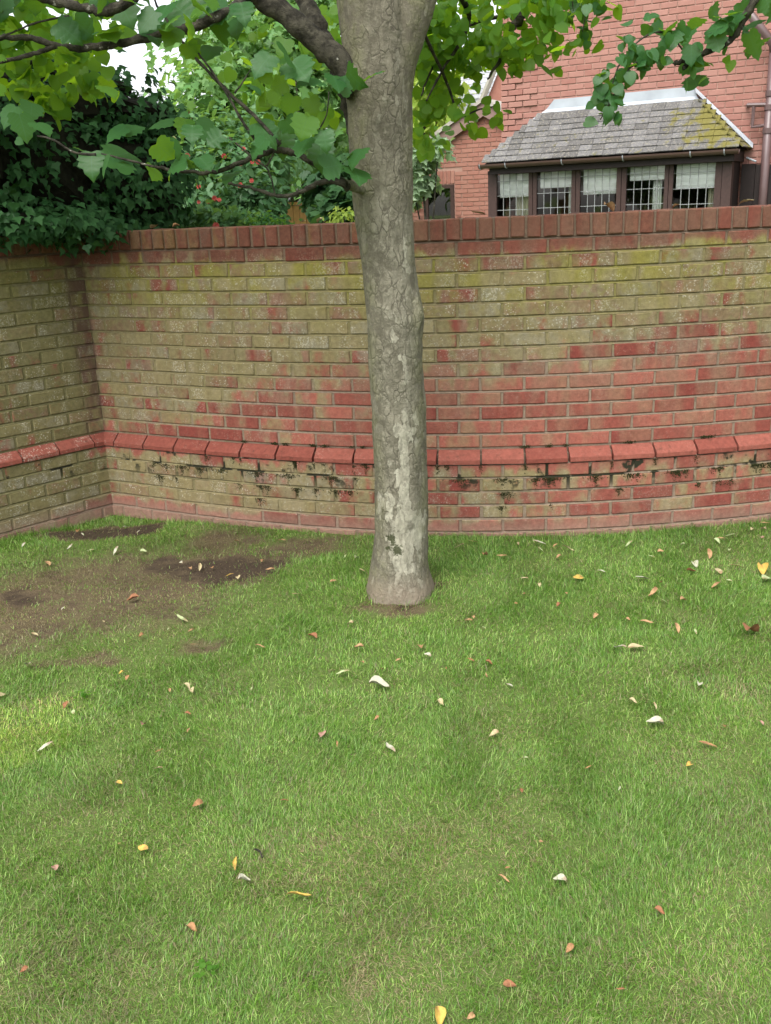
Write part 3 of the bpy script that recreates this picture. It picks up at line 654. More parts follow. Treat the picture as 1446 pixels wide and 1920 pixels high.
def clumpy(c, r, n, per=14, spread=0.16, shell=0.35):
    """leaves gathered in sprays inside an ellipsoid"""
    k = max(1, n // per); cc, d = in_ell(c, r, k, shell)
    idx = RNG.integers(0, k, n)
    return cc[idx] + RNG.normal(0, 1, (n, 3)) * spread * np.array([1, 1, 0.6]), d[idx]

# ================================================================== THE LIME TREE
tree = empty('lime_tree', (0.055, 4.12, 0.0), 'grey barked tree with flaking trunk on the lawn, low leafy branches and hanging sprays', 'tree')
TP = [(-0.10, 0.055, 0.190), (-0.02, 0.053, 0.170), (0.03, 0.054, 0.156), (0.09, 0.056, 0.141), (0.16, 0.060, 0.131), (0.285, 0.071, 0.121), (0.538, 0.075, 0.1185), (0.71, 0.077, 0.118), (0.877, 0.079, 0.119),
      (1.018, 0.074, 0.118), (1.156, 0.073, 0.119), (1.25, 0.077, 0.122), (1.38, 0.062, 0.117), (1.467, 0.057, 0.115), (1.554, 0.051, 0.117), (1.639, 0.045, 0.1195),
      (1.785, 0.045, 0.124), (1.888, 0.044, 0.128), (1.988, 0.044, 0.130), (2.088, 0.046, 0.132), (2.20, 0.042, 0.138)]
def tube_rings(mb, pts, rad, n=28, wob=0.0, seed=0):
    mb.tube(pts, rad, n)
tmb = MB()
tmb.tube([(x, 4.12 + 0.006 * math.sin(z * 4), z) for z, x, r in TP] + [(0.035, 4.12, 2.34), (0.02, 4.125, 2.50), (0.0, 4.14, 2.75), (-0.03, 4.18, 3.1), (-0.06, 4.25, 3.6)],
         [r for z, x, r in TP] + [0.135, 0.128, 0.115, 0.10, 0.08], 40)
tmb.tube([(0.065, 4.12, 2.10), (0.115, 4.12, 2.27), (0.175, 4.13, 2.42), (0.26, 4.16, 2.62), (0.38, 4.25, 2.95), (0.5, 4.4, 3.5)], [0.105, 0.092, 0.088, 0.080, 0.07, 0.055], 30)
BR = {}
def path(pts, Y): return smooth_path([at_y(a, b, (p[0] if p else Y)) for a, b, *p in pts], 6)
big_l = path([(665, 165), (640, 118), (598, 82), (548, 36), (485, -5), (430, -40, 3.95), (360, -90, 3.9)], 4.05)
tmb.tube(big_l[:5], list(np.linspace(0.062, 0.050, 5)), 22)
big_m = path([(650, 140, 4.15), (618, 95, 4.22), (592, 45, 4.27), (570, -5, 4.32), (545, -80, 4.4)], 4.2)
tmb.tube(big_m[:3], [0.056, 0.050, 0.044], 20)
drop = path([(632, 128, 4.18), (645, 165, 4.2), (656, 215, 4.2), (668, 268, 4.16)], 4.2)
pass
tmb.tube(path([(690, 360, 4.06), (663, 350, 3.98), (640, 340, 3.93)], 4.0), 0.020, 14)     # stub of the low branch
tmb.tube([(0.150, 4.05, 1.20), (0.168, 4.05, 1.27), (0.150, 4.06, 1.36)], [0.026, 0.030, 0.022], 14)      # old knot on the right flank
tob = bpy.data.objects.new('trunk_blank', tmb.mesh('trunk_blank', None)); col.objects.link(tob)
rmod = tob.modifiers.new('weld', 'REMESH'); rmod.mode = 'VOXEL'; rmod.voxel_size = 0.0062
smod = tob.modifiers.new('soften', 'SMOOTH'); smod.iterations = 5; smod.factor = 0.5
dg = bpy.context.evaluated_depsgraph_get()
tme = bpy.data.meshes.new_from_object(tob.evaluated_get(dg)); tme.name = 'trunk'
bpy.data.objects.remove(tob)
n = len(tme.vertices); co = np.empty(n * 3, np.float32); tme.vertices.foreach_get('co', co); co = co.reshape(-1, 3)
no = np.empty(n * 3, np.float32); tme.vertices.foreach_get('normal', no); no = no.reshape(-1, 3)
disp = np.empty(n)
for i in range(n):
    p = co[i]; q = Vector((p[0], p[1], p[2]))
    wv = Vector((p[0] * 9, p[1] * 9, p[2] * 3.2)); a = mnoise.noise(wv); b = mnoise.noise(Vector((p[0] * 26, p[1] * 26, p[2] * 11)))
    d, _ = mnoise.voronoi(Vector((p[0] * 24 + 1.2 * a, p[1] * 24, p[2] * 10 + b)))
    disp[i] = 0.0060 * a + 0.0030 * b + 0.0060 * min(0.35, (d[1] - d[0])) - 0.0015
flare = np.exp(-np.clip(co[:, 2], 0, 1) / 0.07); ang = np.arctan2(co[:, 1] - 4.12, co[:, 0] - 0.055)
disp += flare * 0.005 * np.sin(5 * ang + 0.6)
co = co + no * disp[:, None]; tme.vertices.foreach_set('co', np.ascontiguousarray(co, np.float32).ravel()); tme.update()
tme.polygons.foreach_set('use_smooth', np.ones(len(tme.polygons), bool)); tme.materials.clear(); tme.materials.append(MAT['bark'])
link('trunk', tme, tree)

def branch(pts, Y, w0, w1, name='branch', parent=None, n=9):
    p = path(pts, Y); mb = MB(); rr = np.linspace(w0, w1, len(p)) * (1 + 0.12 * RNG.normal(0, 1, len(p)).clip(-1, 1))
    mb.tube([q + RNG.normal(0, w0 * 0.12, 3) for q in p], list(rr), n); link(name, mb.mesh(name, MAT['branch'], True), parent or tree); return p
tw = {}
for P_, a_, b_ in ((big_l, 0.051, 0.032), (big_m, 0.044, 0.033), (drop, 0.036, 0.022)):
    q_ = MB(); q_.tube([p + RNG.normal(0, 0.0025, 3) for p in P_], list(np.linspace(a_, b_, len(P_)) * (1 + 0.05 * RNG.normal(0, 1, len(P_)))), 20); link('limb', q_.mesh('limb', MAT['branch'], True), tree)
tw['b2'] = branch([(655, 352), (622, 328), (585, 303), (545, 285), (510, 284), (460, 302), (405, 322), (345, 322), (290, 313)], 3.92, 0.016, 0.0055)
tw['b3'] = branch([(650, 345), (610, 340), (580, 352), (545, 367), (515, 366), (470, 352), (428, 344)], 3.9, 0.012, 0.005)
tw['t1'] = branch([(525, 272), (485, 225), (430, 175), (385, 128), (340, 75), (300, 18), (280, -20)], 3.85, 0.008, 0.0035)
tw['t2'] = branch([(478, 262), (450, 220), (428, 180), (395, 130), (362, 85), (342, 45)], 3.84, 0.006, 0.0028)
tw['t3'] = branch([(558, 258), (560, 210), (555, 150), (558, 115)], 3.88, 0.0035, 0.002)
tw['t4'] = branch([(585, 292), (590, 262), (612, 215), (617, 172)], 3.9, 0.004, 0.002)
tw['t5'] = branch([(430, 258), (480, 300), (500, 315), (510, 340), (516, 365)], 3.88, 0.004, 0.003)
tw['t6'] = branch([(500, 312), (515, 285), (528, 262)], 3.88, 0.004, 0.002)
tw['t7'] = branch([(440, 175), (455, 155), (470, 130)], 3.84, 0.0035, 0.002)
tw['b4'] = branch([(455, 2, 3.95), (410, 30), (360, 52), (300, 66), (220, 82), (150, 90), (100, 85), (50, 70), (-10, 74), (-80, 85)], 3.8, 0.019, 0.009)
tw['b4b'] = branch([(105, 86), (70, 98), (30, 110), (-20, 120)], 3.8, 0.010, 0.006)
tw['b5'] = branch([(300, -40, 3.9), (250, -5), (205, 20), (160, 14), (110, 4), (50, -12), (-30, -40)], 3.7, 0.019, 0.013)
tw['b5b'] = branch([(130, 30), (70, 42), (30, 58), (-10, 75)], 3.75, 0.004, 0.003)
tw['low'] = branch([(180, 290), (140, 286), (100, 262), (70, 255)], 3.7, 0.005, 0.003)
tw['low2'] = branch([(290, 313), (240, 300), (190, 288)], 3.8, 0.005, 0.003)
tw['r1'] = branch([(1030, -60, 4.6), (1000, 0), (975, 35), (955, 62), (940, 108), (915, 150)], 4.7, 0.030, 0.004)
tw['r2'] = branch([(850, -30, 4.5), (880, 30), (860, 85), (830, 130), (800, 190)], 4.8, 0.014, 0.004)
tw['r3'] = branch([(980, 25), (920, 35), (860, 60), (815, 120), (790, 180)], 4.9, 0.010, 0.004)
tw['r4'] = branch([(790, 50, 4.4), (840, 160), (860, 215), (900, 205), (925, 200)], 4.9, 0.008, 0.003)
tw['b6'] = branch([(1470, -90, 4.3), (1420, -10), (1392, 42), (1365, 78), (1325, 98), (1300, 110), (1264, 118)], 4.0, 0.018, 0.009)
tw['b6b'] = branch([(1296, 110), (1287, 122), (1284, 128)], 3.98, 0.013, 0.008)
tw['b6c'] = branch([(1290, 108), (1270, 80), (1265, 72)], 4.0, 0.004, 0.002)
tw['b6d'] = branch([(1264, 118), (1240, 108), (1205, 110), (1170, 140), (1150, 180), (1125, 225)], 3.98, 0.005, 0.002)
tw['b6e'] = branch([(1280, 80), (1240, 60), (1200, 75), (1160, 125), (1140, 190)], 4.02, 0.005, 0.002)
tw['r5'] = branch([(1110, -40), (1100, 20), (1092, 60)], 4.4, 0.004, 0.0015)
tw['r6'] = branch([(1070, -30), (1075, 20)], 4.4, 0.004, 0.0015)

leaf_items = []        # (centre, normal, tip, size, shape, material)
def add_leaf(px, py, spx, Y, shape='lobed', mat='lime', cam_w=0.75, up=0.55, rand=0.35):
    p = at_y(px, py, Y)[None]; nrm, tip = orient(p, None, up, 0, cam_w, rand, 0.7)
    leaf_items.append((p[0], nrm[0], tip[0], spx * Y / (F_PX * 0.95) * 0.76 * random.uniform(0.88, 1.12), shape, mat))
BIG = [(60, 205, 55), (15, 215, 62), (45, 240, 60), (82, 240, 48), (30, 262, 18), (250, 240, 62), (300, 232, 60), (345, 235, 46), (215, 250, 55), (220, 288, 72), (170, 305, 60), (195, 312, 50), (232, 305, 55), (160, 280, 42),
       (345, 215, 20), (310, 285, 52), (330, 278, 50), (365, 300, 56), (328, 308, 60), (290, 325, 46), (385, 305, 46), (318, 318, 46), (385, 245, 68), (402, 262, 46), (440, 262, 50), (430, 325, 60), (360, 248, 50),
       (200, 50, 62), (235, 22, 70), (275, 40, 60), (290, 58, 58), (340, 18, 88), (402, 28, 70), (408, 58, 82), (442, 45, 60), (392, 98, 52), (160, 70, 52), (130, 58, 58), (305, 22, 60), (375, 10, 66), (455, 18, 60),
       (545, 105, 70), (562, 130, 70), (490, 120, 56), (530, 88, 48), (580, 150, 62), (632, 155, 60), (660, 150, 55), (692, 138, 55), (645, 158, 42), (500, 145, 42), (522, 160, 42), (592, 188, 42), (570, 240, 50), (586, 200, 45), (480, 165, 40),
       (500, 245, 60), (530, 265, 60), (566, 275, 60), (480, 275, 50), (602, 290, 60), (626, 310, 60), (666, 293, 52), (672, 323, 62), (640, 302, 46), (410, 300, 42), (455, 262, 45), (545, 238, 46), (610, 262, 50), (545, 200, 44), (515, 185, 40)]
for i, (a, b, s) in enumerate(BIG):
    thin = (a, b) in ((530, 88), (500, 145), (522, 160), (592, 188), (570, 240), (586, 200), (545, 200), (515, 185), (290, 325), (318, 318), (310, 285), (345, 235), (30, 262))
    add_leaf(a, b, s, 3.7 + 0.25 * random.random() if a < 660 else 3.86, 'lobed', 'lime_thin' if thin else 'lime', 0.55 if thin else 0.5, 0.25 if thin else 0.75)
def spray(p, n, size, spread, shape, mat, **kw):
    p = np.array(p); i = RNG.integers(0, len(p), n); q = p[i] + RNG.normal(0, 1, (n, 3)) * spread
    nrm, tip = orient(q, None, kw.get('up', 0.5), 0, kw.get('cam', 0.3), kw.get('rand', 0.5), kw.get('droop', 0.8))
    for k in range(n): leaf_items.append((q[k], nrm[k], tip[k], size * RNG.uniform(0.65, 1.15), shape, mat))
spray(tw['b6d'][8:], 62, 0.050, 0.030, 'heart', 'lime', cam=0.6)
spray(tw['b6e'][8:], 46, 0.050, 0.035, 'heart', 'lime', cam=0.6)
spray(tw['b6'][:16], 26, 0.095, 0.08, 'lobed', 'lime', cam=0.5)
spray(tw['b6c'], 8, 0.085, 0.05, 'lobed', 'lime', cam=0.6)
spray(tw['b6b'], 8, 0.055, 0.06, 'heart', 'lime')
spray([at_y(1330, 118, 4.0), at_y(1345, 112, 4.0)], 6, 0.05, 0.03, 'heart', 'lime_thin')
spray(tw['r5'], 20, 0.055, 0.05, 'heart', 'lime', cam=0.5)
spray(tw['r6'], 12, 0.055, 0.05, 'heart', 'lime_thin', cam=0.5)
spray(tw['b5'], 18, 0.09, 0.07, 'lobed', 'lime')
spray(tw['b4'][8:], 26, 0.075, 0.07, 'lobed', 'lime_thin')
leaf_mesh = {}
for sh in ('lobed', 'heart'):
    V, T = SHAPES[sh]
    for mt in ('lime', 'lime_thin'):
        for k in range(4):
            W = V.copy(); W[:, 2] *= (0.5, 0.9, 1.3, 1.7)[k]; W[:, 0] *= (0.9, 1.0, 1.1, 0.95)[k]
            W[:, 2] -= (0.10, 0.22, 0.05, 0.3)[k] * W[:, 1] ** 2; leaf_mesh[(sh, mt, k)] = mesh_of('leaf', W, [tuple(t) for t in T], MAT[mt + '_big'], True)
leaf_items = sorted(leaf_items, key=lambda q: -q[3])
for p, nrm, tip, size, sh, mt in leaf_items[:298]:
    B = basis(nrm[None], tip[None])[0]; q = p - B[:, 1] * size * 0.5
    o = bpy.data.objects.new('leaf', leaf_mesh[(sh, mt, random.randrange(4))]); col.objects.link(o)
    o.parent = tree; o.matrix_parent_inverse = Matrix.Translation(-tree.location)
    o.matrix_basis = Matrix.Translation(q) @ Matrix(B.tolist()).to_4x4() @ Matrix.Scale(size, 4)
# the rest of the crown: hanging leaves right of the trunk, backlit leaves top left, the canopy overhead with an added shade clump
rest = leaf_items[298:]
cp, cn, ct, cs = [], [], [], []
def crown_part(pos, out, size, up=0.6, cam_w=0.1, rand=0.5):
    a, b = orient(pos, out, up, 0.2, cam_w, rand, 0.9); cp.append(pos); cn.append(a); ct.append(b); cs.append(size * RNG.uniform(0.6, 1.15, len(pos)))
for (cx, cy, rx, ry, Y, n_, sz) in ((838, 50, 62, 62, 5.0, 280, 0.060), (805, 130, 36, 80, 5.1, 150, 0.060), (858, 120, 26, 40, 5.2, 50, 0.056), (862, 216, 56, 16, 4.9, 30, 0.060), (800, 220, 28, 55, 5.2, 70, 0.062), (960, 30, 65, 45, 4.7, 150, 0.062),
                                    (985, 80, 45, 28, 4.7, 80, 0.058), (950, 95, 30, 20, 4.7, 35, 0.058), (1020, 15, 60, 25, 4.6, 60, 0.058), (1115, 0, 28, 30, 4.5, 34, 0.055), (1100, 50, 25, 25, 4.45, 26, 0.05), (800, 20, 40, 40, 4.9, 120, 0.065),
                                    (60, 30, 120, 50, 4.3, 130, 0.075), (60, 105, 130, 50, 4.7, 150, 0.075), (180, 45, 80, 40, 4.6, 46, 0.07), (110, 150, 90, 36, 5.2, 90, 0.075), (430, 70, 60, 60, 5.4, 24, 0.075), (600, 30, 60, 60, 5.2, 40, 0.075), (560, 190, 80, 60, 4.8, 34, 0.075), (480, 215, 60, 40, 4.6, 12, 0.075)):
    c, r = ell_px(cx, cy, rx, ry, Y, 0.35); pos, d = clumpy(c, r, n_, 7, 0.05, 0.1); crown_part(pos, d, sz, 0.45, 0.45)
def merge(lst): return np.concatenate(lst)
foliage('crown', 'heart', merge(cp), merge(cn), merge(ct), merge(cs), MAT['lime_thin'], tree)
cp, cn, ct, cs = [], [], [], []
for (c, r, n_) in (((0.2, 4.6, 4.3), (3.2, 2.4, 1.1), 1100), ((-1.5, 3.4, 3.9), (1.4, 1.3, 0.6), 200), ((1.9, 4.2, 3.9), (1.3, 1.2, 0.6), 200), ((-2.0, 4.9, 3.5), (1.3, 1.0, 0.5), 800)):  # last clump is added out of view to shade the left wall corner
    pos, d = clumpy(np.array(c), np.array(r), n_, 16, 0.16, 0.3); pos[:, 2] = np.maximum(pos[:, 2], 2.75 + 0.30 * np.maximum(0, pos[:, 1] - 4.1)); crown_part(pos, d, 0.10, 0.9)
foliage('upper_crown_and_shade_leaves', 'heart', merge(cp), merge(cn), merge(ct), merge(cs), MAT['lime'], tree)
if rest: foliage('small_leaves', 'heart', np.array([q[0] for q in rest]), np.array([q[1] for q in rest]), np.array([q[2] for q in rest]), np.array([q[3] for q in rest]), MAT['lime'], tree)

# ================================================================== IVY over the corner of the wall
ivy = empty('ivy_hedge', (-1.9, 6.0, 1.5), 'dense dark green ivy mass overhanging the wall corner at the left', 'hedge')
cp, cn, ct, cs = [], [], [], []; core = []
IV = ((40, 330, 180, 140, 5.75, 2300), (190, 335, 140, 108, 6.0, 1800), (275, 350, 66, 84, 6.1, 800), (120, 215, 150, 60, 5.95, 1000), (20, 418, 170, 32, 5.40, 950), (150, 424, 100, 28, 5.62, 700), (-10, 300, 90, 120, 5.45, 900), (240, 215, 80, 30, 6.1, 260), (-190, 300, 190, 190, 5.2, 900), (30, 170, 130, 70, 5.9, 600), (180, 170, 110, 45, 6.2, 420), (300, 235, 60, 36, 6.3, 240))
for (cx, cy, rx, ry, Y, n_) in IV:
    c, r = ell_px(cx, cy, rx, ry, Y, 0.42); r[1] = min(r[1], 0.42); pos, d = clumpy(c, r, n_, 9, 0.05, 0.72)
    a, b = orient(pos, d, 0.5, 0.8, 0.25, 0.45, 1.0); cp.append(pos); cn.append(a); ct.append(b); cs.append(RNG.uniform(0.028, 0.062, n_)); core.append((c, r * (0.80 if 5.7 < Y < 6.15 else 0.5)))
POS, NR, TI, SZ = map(merge, (cp, cn, ct, cs))
# the largest front leaves are pieces of their own
fd = np.linalg.norm(POS - CAMV, axis=1); xy = np.array([in_view(p[:2], p[2]) for p in POS])
front = (xy[:, 0] > 0) & (xy[:, 0] < 345) & (xy[:, 1] > 150) & (xy[:, 1] < 475)
score = SZ / fd * front - 0.004 * (POS[:, 1] - POS[:, 1].min()); pick = np.argsort(-score)[:280]; mask = np.ones(len(POS), bool); mask[pick] = False
ivm = []
for k in range(4):
    V, T = SHAPES['ivy']; W = V.copy(); W[:, 2] *= (0.4, 0.8, 1.2, 1.6)[k]; ivm.append(mesh_of('leaf', W, [tuple(t) for t in T], MAT['ivy'], True))
for i in pick:
    B = basis(NR[i][None], TI[i][None])[0]
    o = bpy.data.objects.new('leaf', random.choice(ivm)); col.objects.link(o); o.parent = ivy; o.matrix_parent_inverse = Matrix.Translation(-ivy.location)
    o.matrix_basis = Matrix.Translation(POS[i]) @ Matrix(B.tolist()).to_4x4() @ Matrix.Scale(SZ[i], 4)
foliage('foliage', 'ivy', POS[mask], NR[mask], TI[mask], SZ[mask], MAT['ivy'], ivy)
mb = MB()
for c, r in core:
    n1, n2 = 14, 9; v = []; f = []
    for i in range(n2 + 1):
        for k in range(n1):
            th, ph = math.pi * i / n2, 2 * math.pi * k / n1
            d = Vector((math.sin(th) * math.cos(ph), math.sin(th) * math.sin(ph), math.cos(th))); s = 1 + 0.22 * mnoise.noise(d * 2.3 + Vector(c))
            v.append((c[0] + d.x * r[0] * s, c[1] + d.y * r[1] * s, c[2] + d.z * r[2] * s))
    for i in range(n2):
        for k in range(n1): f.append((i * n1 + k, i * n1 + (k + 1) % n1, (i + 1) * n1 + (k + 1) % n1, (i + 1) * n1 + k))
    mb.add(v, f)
link('shaded_twig_core', mb.mesh('shaded_twig_core', MAT['inner_shade']), ivy)  # opaque dark blobs for the twiggy inside, its shade put into the colour
mb = MB()
for k in range(7):
    x0 = -2.35 + 0.16 * k; mb.tube(smooth_path([(x0, 5.95, 0.0), (x0 + 0.05, 5.98, 0.8), (x0 - 0.04, 6.0, 1.5), (x0 + 0.1, 6.0, 2.1)], 3), 0.018, 6)
link('stem', mb.mesh('stem', MAT['branch']), ivy)

# ================================================================== PLANTS BEYOND THE WALL
def plant(name, label, cat, blobs, shape, mat, size, trunk=None, per=14, spread=0.10, group=None, up=0.55, foot=None):
    """blobs: (px, py, rx, ry, Y, n)"""
    c0 = at_y(blobs[0][0], blobs[0][1], blobs[0][4]); base = (foot[0], foot[1], 0) if foot is not None else (c0[0], c0[1], 0)
    root = empty(name, base, label, cat, group)
    P_, N_, T_, S_ = [], [], [], []; cents = []
    for (cx, cy, rx, ry, Y, n_) in blobs:
        c, r = ell_px(cx, cy, rx, ry, Y); cents.append(c); pos, d = clumpy(c, r, n_, per, spread, 0.3); a, b = orient(pos, d, up, 0.5, 0.15, 0.5, 0.8)
        P_.append(pos); N_.append(a); T_.append(b); S_.append(size * RNG.uniform(0.6, 1.2, n_))
    foliage('crown' if cat == 'tree' else 'foliage', shape, merge(P_), merge(N_), merge(T_), merge(S_), MAT[mat], root)
    mb = MB(); th = trunk or 0.02
    top = cents[0]
    mb.tube(smooth_path([(base[0], base[1], -0.05), (base[0] + 0.04, base[1], top[2] * 0.45), (top[0], top[1], top[2])], 4), list(np.linspace(th, th * 0.5, 9)), 10)
    for c in cents[1:]:
        st = Vector((base[0] + 0.04, base[1], top[2] * 0.45)); mb.tube(smooth_path([st, (Vector(c) + st) / 2 + Vector((0, 0, 0.15)), c], 3), list(np.linspace(th * 0.55, th * 0.25, 7)), 7)
    link('trunk' if cat == 'tree' else 'stem', mb.mesh('stem', MAT['branch'], True), root); return root
plant('maple_tree', 'tall pale green maple seen left of the tree trunk, beyond the wall', 'tree', [(520, 150, 120, 110, 10.0, 1500), (420, 190, 70, 90, 9.6, 800), (600, 230, 80, 90, 10.2, 800), (590, 60, 90, 80, 10.0, 800), (450, 70, 90, 70, 10.4, 800), (390, 110, 50, 60, 10.2, 240), (640, 120, 60, 120, 10.3, 500), (540, -60, 160, 80, 10.2, 900)], 'maple', 'maple', 0.105, 0.10, 16, 0.16, foot=at_y(462, 380, 11.6))
plant('far_tree', 'hazy green tree filling the gap behind the maple', 'tree', [(500, 200, 160, 120, 17.0, 1100), (610, 150, 90, 150, 17.0, 700), (430, 290, 90, 60, 16.0, 500), (640, 300, 70, 70, 16, 350)], 'oval', 'maple', 0.24, 0.14, 12, 0.3)
plant('ash_tree', 'bright yellow green tree between the trunk and the gabled house', 'tree', [(795, 200, 55, 85, 24.0, 700), (780, 260, 60, 50, 24.0, 300), (840, 240, 40, 40, 26.0, 200)], 'oval', 'yellow_leaf', 0.30, 0.15, 12, 0.35)
rose = plant('rose_bush', 'rose bush dotted with coral red flowers, beyond the wall beside the ivy', 'bush', [(430, 320, 90, 60, 8.2, 1300), (390, 285, 60, 60, 8.4, 650), (380, 375, 50, 50, 7.8, 600), (480, 300, 60, 50, 8.4, 600), (450, 250, 70, 40, 8.6, 450)], 'oval', 'shrub', 0.085, 0.02, 10, 0.07)
plant('dark_bush', 'low dark bush under the rose flowers, at the fence end', 'bush', [(470, 380, 60, 38, 7.6, 900), (482, 402, 26, 14, 7.3, 200)], 'oval', 'dark_shrub', 0.07, 0.02, 10, 0.06)
plant('low_plant', 'low pale leaved plants just above the coping left of the fence', 'plant', [(410, 418, 50, 14, 6.6, 360), (370, 415, 30, 20, 6.7, 240), (460, 414, 26, 10, 6.5, 130)], 'maple', 'shrub', 0.06, 0.012, 8, 0.05)
plant('fern_plant', 'feathery bright green plant on top of the coping by the fence', 'plant', [(498, 414, 26, 10, 6.3, 260), (530, 416, 16, 4, 6.2, 70)], 'oval', 'lime', 0.035, 0.008, 8, 0.03)
plant('sapling', 'dark green lobed leaf sapling beside the left edge of the trunk', 'tree', [(632, 350, 34, 40, 7.8, 420), (642, 388, 28, 18, 7.4, 160), (604, 362, 20, 20, 7.8, 90)], 'lobed', 'dark_shrub', 0.10, 0.02, 8, 0.07)
plant('yellow_shrub', 'small yellow green shrub at the wall top, left of the trunk', 'bush', [(645, 404, 22, 7, 6.6, 90), (628, 410, 12, 5, 6.6, 40)], 'oval', 'yellow_leaf', 0.04, 0.01, 6, 0.03)
plant('lilac_shrub', 'pale silvery green shrub between the trunk and the small dark window', 'bush', [(790, 300, 26, 34, 7.6, 240), (792, 338, 16, 22, 7.6, 150), (822, 282, 16, 12, 7.5, 60), (776, 360, 10, 24, 7.8, 90)], 'maple', 'pale_leaf', 0.075, 0.015, 7, 0.035)
plant('elder_tree', 'dark trunked tree behind the rose bush, left of the fence', 'tree', [(497, 300, 36, 50, 9.0, 200), (545, 312, 36, 18, 9.2, 110)], 'oval', 'shrub', 0.09, 0.075, 9, 0.10)
# flowers of the rose bush
petal_m = leaf_material('coral_petal', (0.36, 0.055, 0.05), (0.50, 0.13, 0.105), (0.4, 0.08, 0.05), 0.3, 0.03)
def rose_mesh():
    mb = MB()
    for ringn, rad, zz in ((6, 1.0, 0.0), (5, 0.65, 0.25), (4, 0.35, 0.42)):
        for k in range(ringn):
            a = 2 * math.pi * k / ringn + rad; da = 0.62
            mb.add([(0, 0, zz - 0.2), (rad * math.cos(a - da), rad * math.sin(a - da), zz + 0.12), (1.15 * rad * math.cos(a), 1.15 * rad * math.sin(a), zz + 0.26), (rad * math.cos(a + da), rad * math.sin(a + da), zz + 0.12)], [(0, 1, 2, 3)])
    return mb.mesh('flower', petal_m)
rme = rose_mesh()
for (a, b, Y) in ((356, 259, 8.1), (422, 262, 8.0), (457, 279, 7.9), (420, 293, 7.8), (452, 308, 7.7), (473, 304, 7.8), (484, 304, 7.8), (472, 339, 7.4), (450, 347, 7.4), (373, 379, 7.2), (390, 378, 7.2), (402, 372, 7.2), (411, 375, 7.2), (405, 423, 6.4), (351, 292, 7.9), (373, 350, 7.4)):
    p = at_y(a, b, Y); d = Vector(CAMV - p).normalized(); d = (d + Vector((random.uniform(-.4, .4), 0, random.uniform(0, .6)))).normalized()
    o = link('flower', rme, rose, p, d.to_track_quat('Z', 'Y').to_euler(), (random.uniform(0.012, 0.021),) * 3)
# larch-lap fence
fp0, fp1 = at_y(500, 388, 10.2), at_y(665, 380, 10.6)
fence = empty('board_fence', ((fp0[0] + fp1[0]) / 2, (fp0[1] + fp1[1]) / 2, 0), 'orange brown board fence seen over the wall, left of the trunk', 'fence')
dv = (fp1 - fp0)[:2]; L = np.hypot(*dv); fa = math.atan2(dv[1], dv[0]); ft = float((fp0[2] + fp1[2]) / 2); nb = 14
bme = [mesh_of('board', *chamfer_box(L / nb - 0.004, 0.018, ft, 0.003, 0.002), MAT['fence']) for _ in range(3)]
for k in range(nb):
    q = fp0[:2] + dv * (k + 0.5) / nb; link('board', random.choice(bme), fence, (q[0], q[1] - (0.006 if k % 2 else 0), ft / 2), (0, 0, fa + random.uniform(-.01, .01)))
link('cap_rail', MB().box(-L / 2, L / 2, -0.03, 0.03, 0, 0.03).mesh('cap_rail', MAT['fence']), fence, ((fp0[0] + fp1[0]) / 2, (fp0[1] + fp1[1]) / 2, ft + 0.002), (0, 0, fa))

# ================================================================== THE HOUSE WITH THE BAY WINDOW
TH = R(30); HD = np.array([math.cos(TH), -math.sin(TH)]); HN = np.array([-math.sin(TH), -math.cos(TH)])
H0 = C0 + ray(1200, 150) * 12.2; H0 = np.array([H0[0], H0[1], 0.0])
def on_house(px, py, o=0.0, base=None):
    b = (H0 if base is None else base)[:2] + HN * o; d = ray(px, py)
    t = ((b - C0[:2]) @ HN) / (d[:2] @ HN); P = C0 + d * t
    return float((P[:2] - b) @ HD), float(P[2])
house = empty('brick_house', tuple(H0), 'red brick house at the upper right with a tiled bay window roof', 'house', rotz=-TH)
def hl(name, me, parent=house, loc=(0, 0, 0), rot=(0, 0, 0), scale=(1, 1, 1), kind=None): return link(name, me, parent, loc, rot, scale, True, kind)
uL = on_house(940, 150)[0]; uR = uL + 9.0; ZTOP = 5.0
# roof of the bay
uA, zA = on_house(1033, 207); uB, zB = on_house(1303, 178); zR = (zA + zB) / 2; uC, zE = on_house(1404, 262)
run = uC - uB; zEave = zR - run * 0.95; slope = math.atan2(zR - zEave, run); oE = run
uEl, uEr = uA - run, uB + run
MOSS_AT = [*(H0[:2] + HD * (uEr - 0.25) + HN * (oE * 0.55)), 0.0]
MAT['tile'] = tile_material()
bay_z = zEave - 0.02
oW = oE - 0.17                                       # window plane
# walls: bricks
hb = [mesh_of('brick', *chamfer_box(0.2035, 0.10, 0.065, 0.004, 0.0015), MAT['hbrick']) for _ in range(5)]
LH = 0.2125
cand = []
for kz in range(int(ZTOP / 0.075)):
    z = (kz + 0.5) * 0.075
    blk = (kz // 3) % 2
    for ku in range(int((uR - uL) / LH) + 1):
        u = uL + (ku + 0.5) * LH + (LH / 2 if kz % 2 else 0)
        if z < zR + 0.02 and uEl + (z - zEave) < u < uEr - (z - zEave) - 0.0 and z > zEave: pass
        p = H0[:2] + HD * u; xx_, yy_ = in_view(p, z)
        quoin = 0.02 if (u - LH / 2 < uL + (0.36 if blk else 0.20)) else 0.0
        hidden = (uA - (zR - z) - 0.0 < u < uB + (zR - z) and z < zR)
        if uA - run * 0.6 < u < uB + run * 0.6 and z < zEave - 0.15: continue                # opening behind the bay
        vis = 0.0 if (xx_ > 1470 or yy_ < -12 or yy_ > 400 or hidden or xx_ < 930) else 1.0
        cand.append((vis, u, z, quoin))
        if ku == 0 and kz % 2: cand.append((-1, uL + LH / 4, z, quoin))
nob = 0; restb = MB(); cv, cf = chamfer_box(0.2035, 0.10, 0.065, 0.004)
